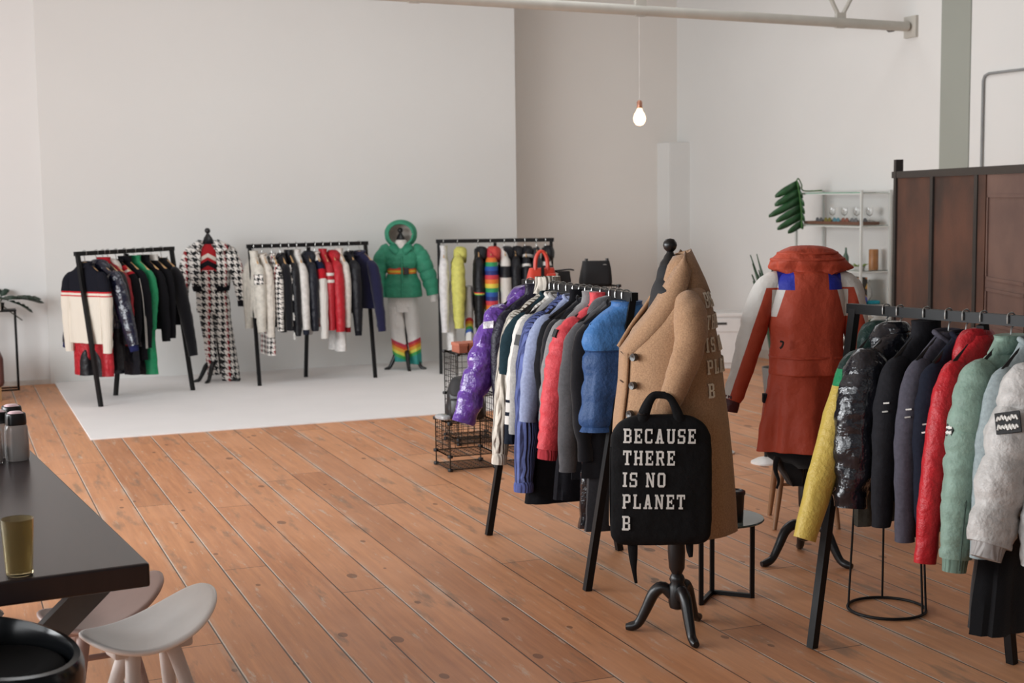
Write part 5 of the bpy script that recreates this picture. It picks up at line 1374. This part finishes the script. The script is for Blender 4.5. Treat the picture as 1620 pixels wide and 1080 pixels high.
for k in range(16):
    a = 2*pi*k/16*2.4; mesh('leaf', xf(leaf(.13, .024, .3+.03*(k % 4)), Matrix.Translation((0, 0, .10+.012*(k % 5))) @ Matrix.Rotation(a, 4, 'Z') @ Matrix.Rotation(.7*(k % 3), 4, 'X')), plain('mid_green_leaf', '#3f6b3a', .5), r, solid=.002)
for k in range(9):
    a = 2*pi*k/9*1.9; q = .04+.05*((k*5) % 4)/3
    f = mesh('flower', lathe([(.0, 0), (.02, .008), (.026, .018), (.012, .022), (0, .016)], 10), plain('white_petal', '#e6e4df', .6), r); f.location = (q*cos(a), q*sin(a)*1.5, .2+.012*(k % 3))

# big split leaf hanging from the top shelf
def split_leaf(L, W, slots, seedk=0, near=.9):
    """monstera leaf: midrib along -z in the x,z plane, lobes on both sides"""
    random.seed(40+seedk)
    parts = []
    def mid(t): return Vector((.10*L*sin(t*1.6), -.06*L*sin(t*3), -L*t))
    n = slots
    for s, wid in ((-1, 1.0), (1, near)):
        for i in range(n):
            t0, t1 = i/n*.97, (i+1.0)/n*.97
            a, b = mid(t0), mid(t1)
            w = W*wid*(sin(pi*min(.97, .16+.80*(i+.5)/n)))**.6*random.uniform(.9, 1.08)
            dr = Vector((s*w, -.12*w, -.42*w-.05*L)); g = b-a
            q1, q2, q3 = dr*.60, dr*.86, dr*random.uniform(.97, 1.04)
            V = [a, b, b+q1-g*.01, b+q2-g*.14, (a+b)/2+q3+g*.16, (a+b)/2+q3-g*.16, a+q2+g*.14, a+q1+g*.01, (a+b)/2, (a+b)/2+q1+Vector((0, -.018, .008)), (a+b)/2+q2+Vector((0, -.014, .006))]
            F = [(0, 8, 9, 7), (8, 1, 2, 9), (7, 9, 10, 6), (9, 2, 3, 10), (6, 10, 5), (10, 3, 4), (10, 4, 5)]
            parts.append((V, F))
    return merge(*parts), [mid(i/12) for i in range(13)]
lf = plain('deep_green_leaf', '#28512f', .38, var=.3, scale=14)
r = empty('monstera_leaf', (EX+.0, EY+1.08, 1.885), RZC, 'big split monstera leaf hanging from the top of the glass shelves', 'leaf')
(vf, rib) = split_leaf(.50, .30, 6, 0, .14)
V = [(v[0]-.05, v[1]-.12, v[2]+.115) for v in vf[0]]
mesh('blade', (V, vf[1]), lf, r, solid=.002)
mesh('midrib', tube([(v[0]-.05, v[1]-.126, v[2]+.115) for v in rib], .006, 6), plain('leaf_rib_green', '#4f7a45', .5), r)
mesh('stalk', tube([(-.05, -.12, .115), (-.02, -.06, .13), (.02, -.02, .07), (.05, .02, .006), (.25, .05, .006)], .007, 6, 20), plain('leaf_rib_green', '#4f7a45', .5), r)

def blade_plant(x, y, label, n, H, spread):
    r = empty('spiky_plant', (x, y, 0), 0, label, 'plant')
    mesh('pot', lathe([(0, 0), (.13, 0), (.16, .3), (.15, .3), (.13, .26), (0, .26)], 28), plain('grey_pot', '#6d6b68', .7), r)
    random.seed(5)
    for k in range(n):
        a = 2*pi*k/n+random.uniform(-.2, .2); h = H*random.uniform(.8, 1.0); sp = spread*random.uniform(.5, 1.1); tw = random.uniform(-.9, .5)
        V, F = [], []
        for i in range(9):
            t = i/8; w = .040*(1-t**2.2)+.001; c = Vector((cos(a)*(.04+sp*t**1.8), sin(a)*(.04+sp*t**1.8), .25+(h-.25)*t))
            side = Vector((cos(tw), sin(tw), 0))
            V += [c-side*w, c+Vector((cos(a), sin(a), 0))*-.008, c+side*w]
        for i in range(8):
            for q in (0, 1): F.append((i*3+q, i*3+q+1, (i+1)*3+q+1, (i+1)*3+q))
        mesh('leaf', (V, F), plain('dark_spike_leaf', '#26402a', .45, var=.25), r, solid=.004)
blade_plant(7.02, 11.02, 'spiky dark green potted plant behind the red jacket\'s left shoulder', 26, 1.33, .30)

# ------------------------------------------------------------------ far left corner
def plant_stand():
    r = empty('plant_stand', (.615, 15.12, 0), 0, 'narrow black wire plant stand in the far left corner', 'plant stand')
    w, H = .0075, .80
    for x in (-.27, .04):
        for y in (-.12, .08):
            mesh('post', box(x-w, x+w, y-w, y+w, 0, H), black, r, smooth=False)
    for z in (.006, H):
        for a, b in (((-.27, -.12), (.04, -.12)), ((-.27, .08), (.04, .08)), ((-.27, -.12), (-.27, .08)), ((.04, -.12), (.04, .08))):
            mesh('rail', bar((a[0], a[1], z), (b[0], b[1], z), 2*w), black, r, smooth=False)
    mesh('top_plate', box(-.28, .05, -.13, .09, H, H+.01), black, r, smooth=False)
    p = empty('potted_monstera', (.50, 15.10, H+.01), 0, 'dark green leafy plant on the narrow black stand', 'plant')
    mesh('pot', lathe([(0, 0), (.05, 0), (.06, .07), (.055, .07), (.045, .015), (0, .015)], 20), plain('dark_pot', '#2a2a2a', .6), p)
    random.seed(3)
    g = plain('blackish_green_leaf', '#24382b', .5, var=.3, scale=12)
    for k, (a, L, el) in enumerate(((-.25, .36, .15), (.1, .40, .05), (-.6, .30, .2), (2.6, .34, .1), (3.3, .36, .1), (-1.4, .30, .25), (-2.2, .32, .1), (1.3, .24, .5), (-.05, .30, -.3), (3.0, .22, -.3))):
        (vf, rib) = split_leaf(L*.80, L*.34, 5, k)
        # split_leaf hangs down: turn it to reach outwards
        Mx = Matrix.Rotation(a, 4, 'Z') @ Matrix.Rotation(-pi/2+.25-el, 4, 'Y') @ Matrix.Rotation(pi/2, 4, 'Z')
        Mx = Matrix.Translation((0.10*cos(a), .10*sin(a), .10+.05*el)) @ Mx
        lfm = mesh('leaf', xf(vf, Mx), g, p, solid=.003)
        mesh('stalk', tube([(0, 0, .05), (.05*cos(a), .05*sin(a), .11), (.10*cos(a), .10*sin(a), .10+.05*el)], .004, 6, 8), g, p)
    mesh('dry_stem', tube([(.03, -.05, .05), (.12, -.07, -.03), (.22, -.08, -.11)], .006, 6), plain('grey_stem', '#4f5048', .7), p)
    c = empty('pillar_candle', (.50, 14.985, H+.01), 0, 'white candle in front of the leafy plant', 'candle')
    mesh('candle', lathe([(0, 0), (.022, 0), (.023, .01), (.023, .155), (.018, .16), (0, .157)], 18), plain('white_wax', '#e3dfd9', .5), c)
    mesh('wick', tube([(0, 0, .155), (.001, 0, .17)], .0015, 5), plain('wick', '#2b2724', .9), c)
plant_stand()
def ottoman():
    r = empty('ottoman', (.34, 14.50, 0), 0, 'brown leather block seat on wooden legs at the left picture edge', 'ottoman')
    mesh('cushion', box(-.36, .155, -.25, .25, .13, .44), plain('brown_leather', '#5e3a35', .5, var=.12), r, smooth=True, bevel=.04)
    wd = plain('tan_wood_leg', '#8f6a42', .5)
    mesh('base_frame', box(-.33, .125, -.22, .22, .09, .13), wd, r, smooth=False)
    for x in (-.30, .10):
        for y in (-.19, .19): mesh('leg', box(x-.025, x+.025, y-.025, y+.025, 0, .09), wd, r, smooth=False)
ottoman()
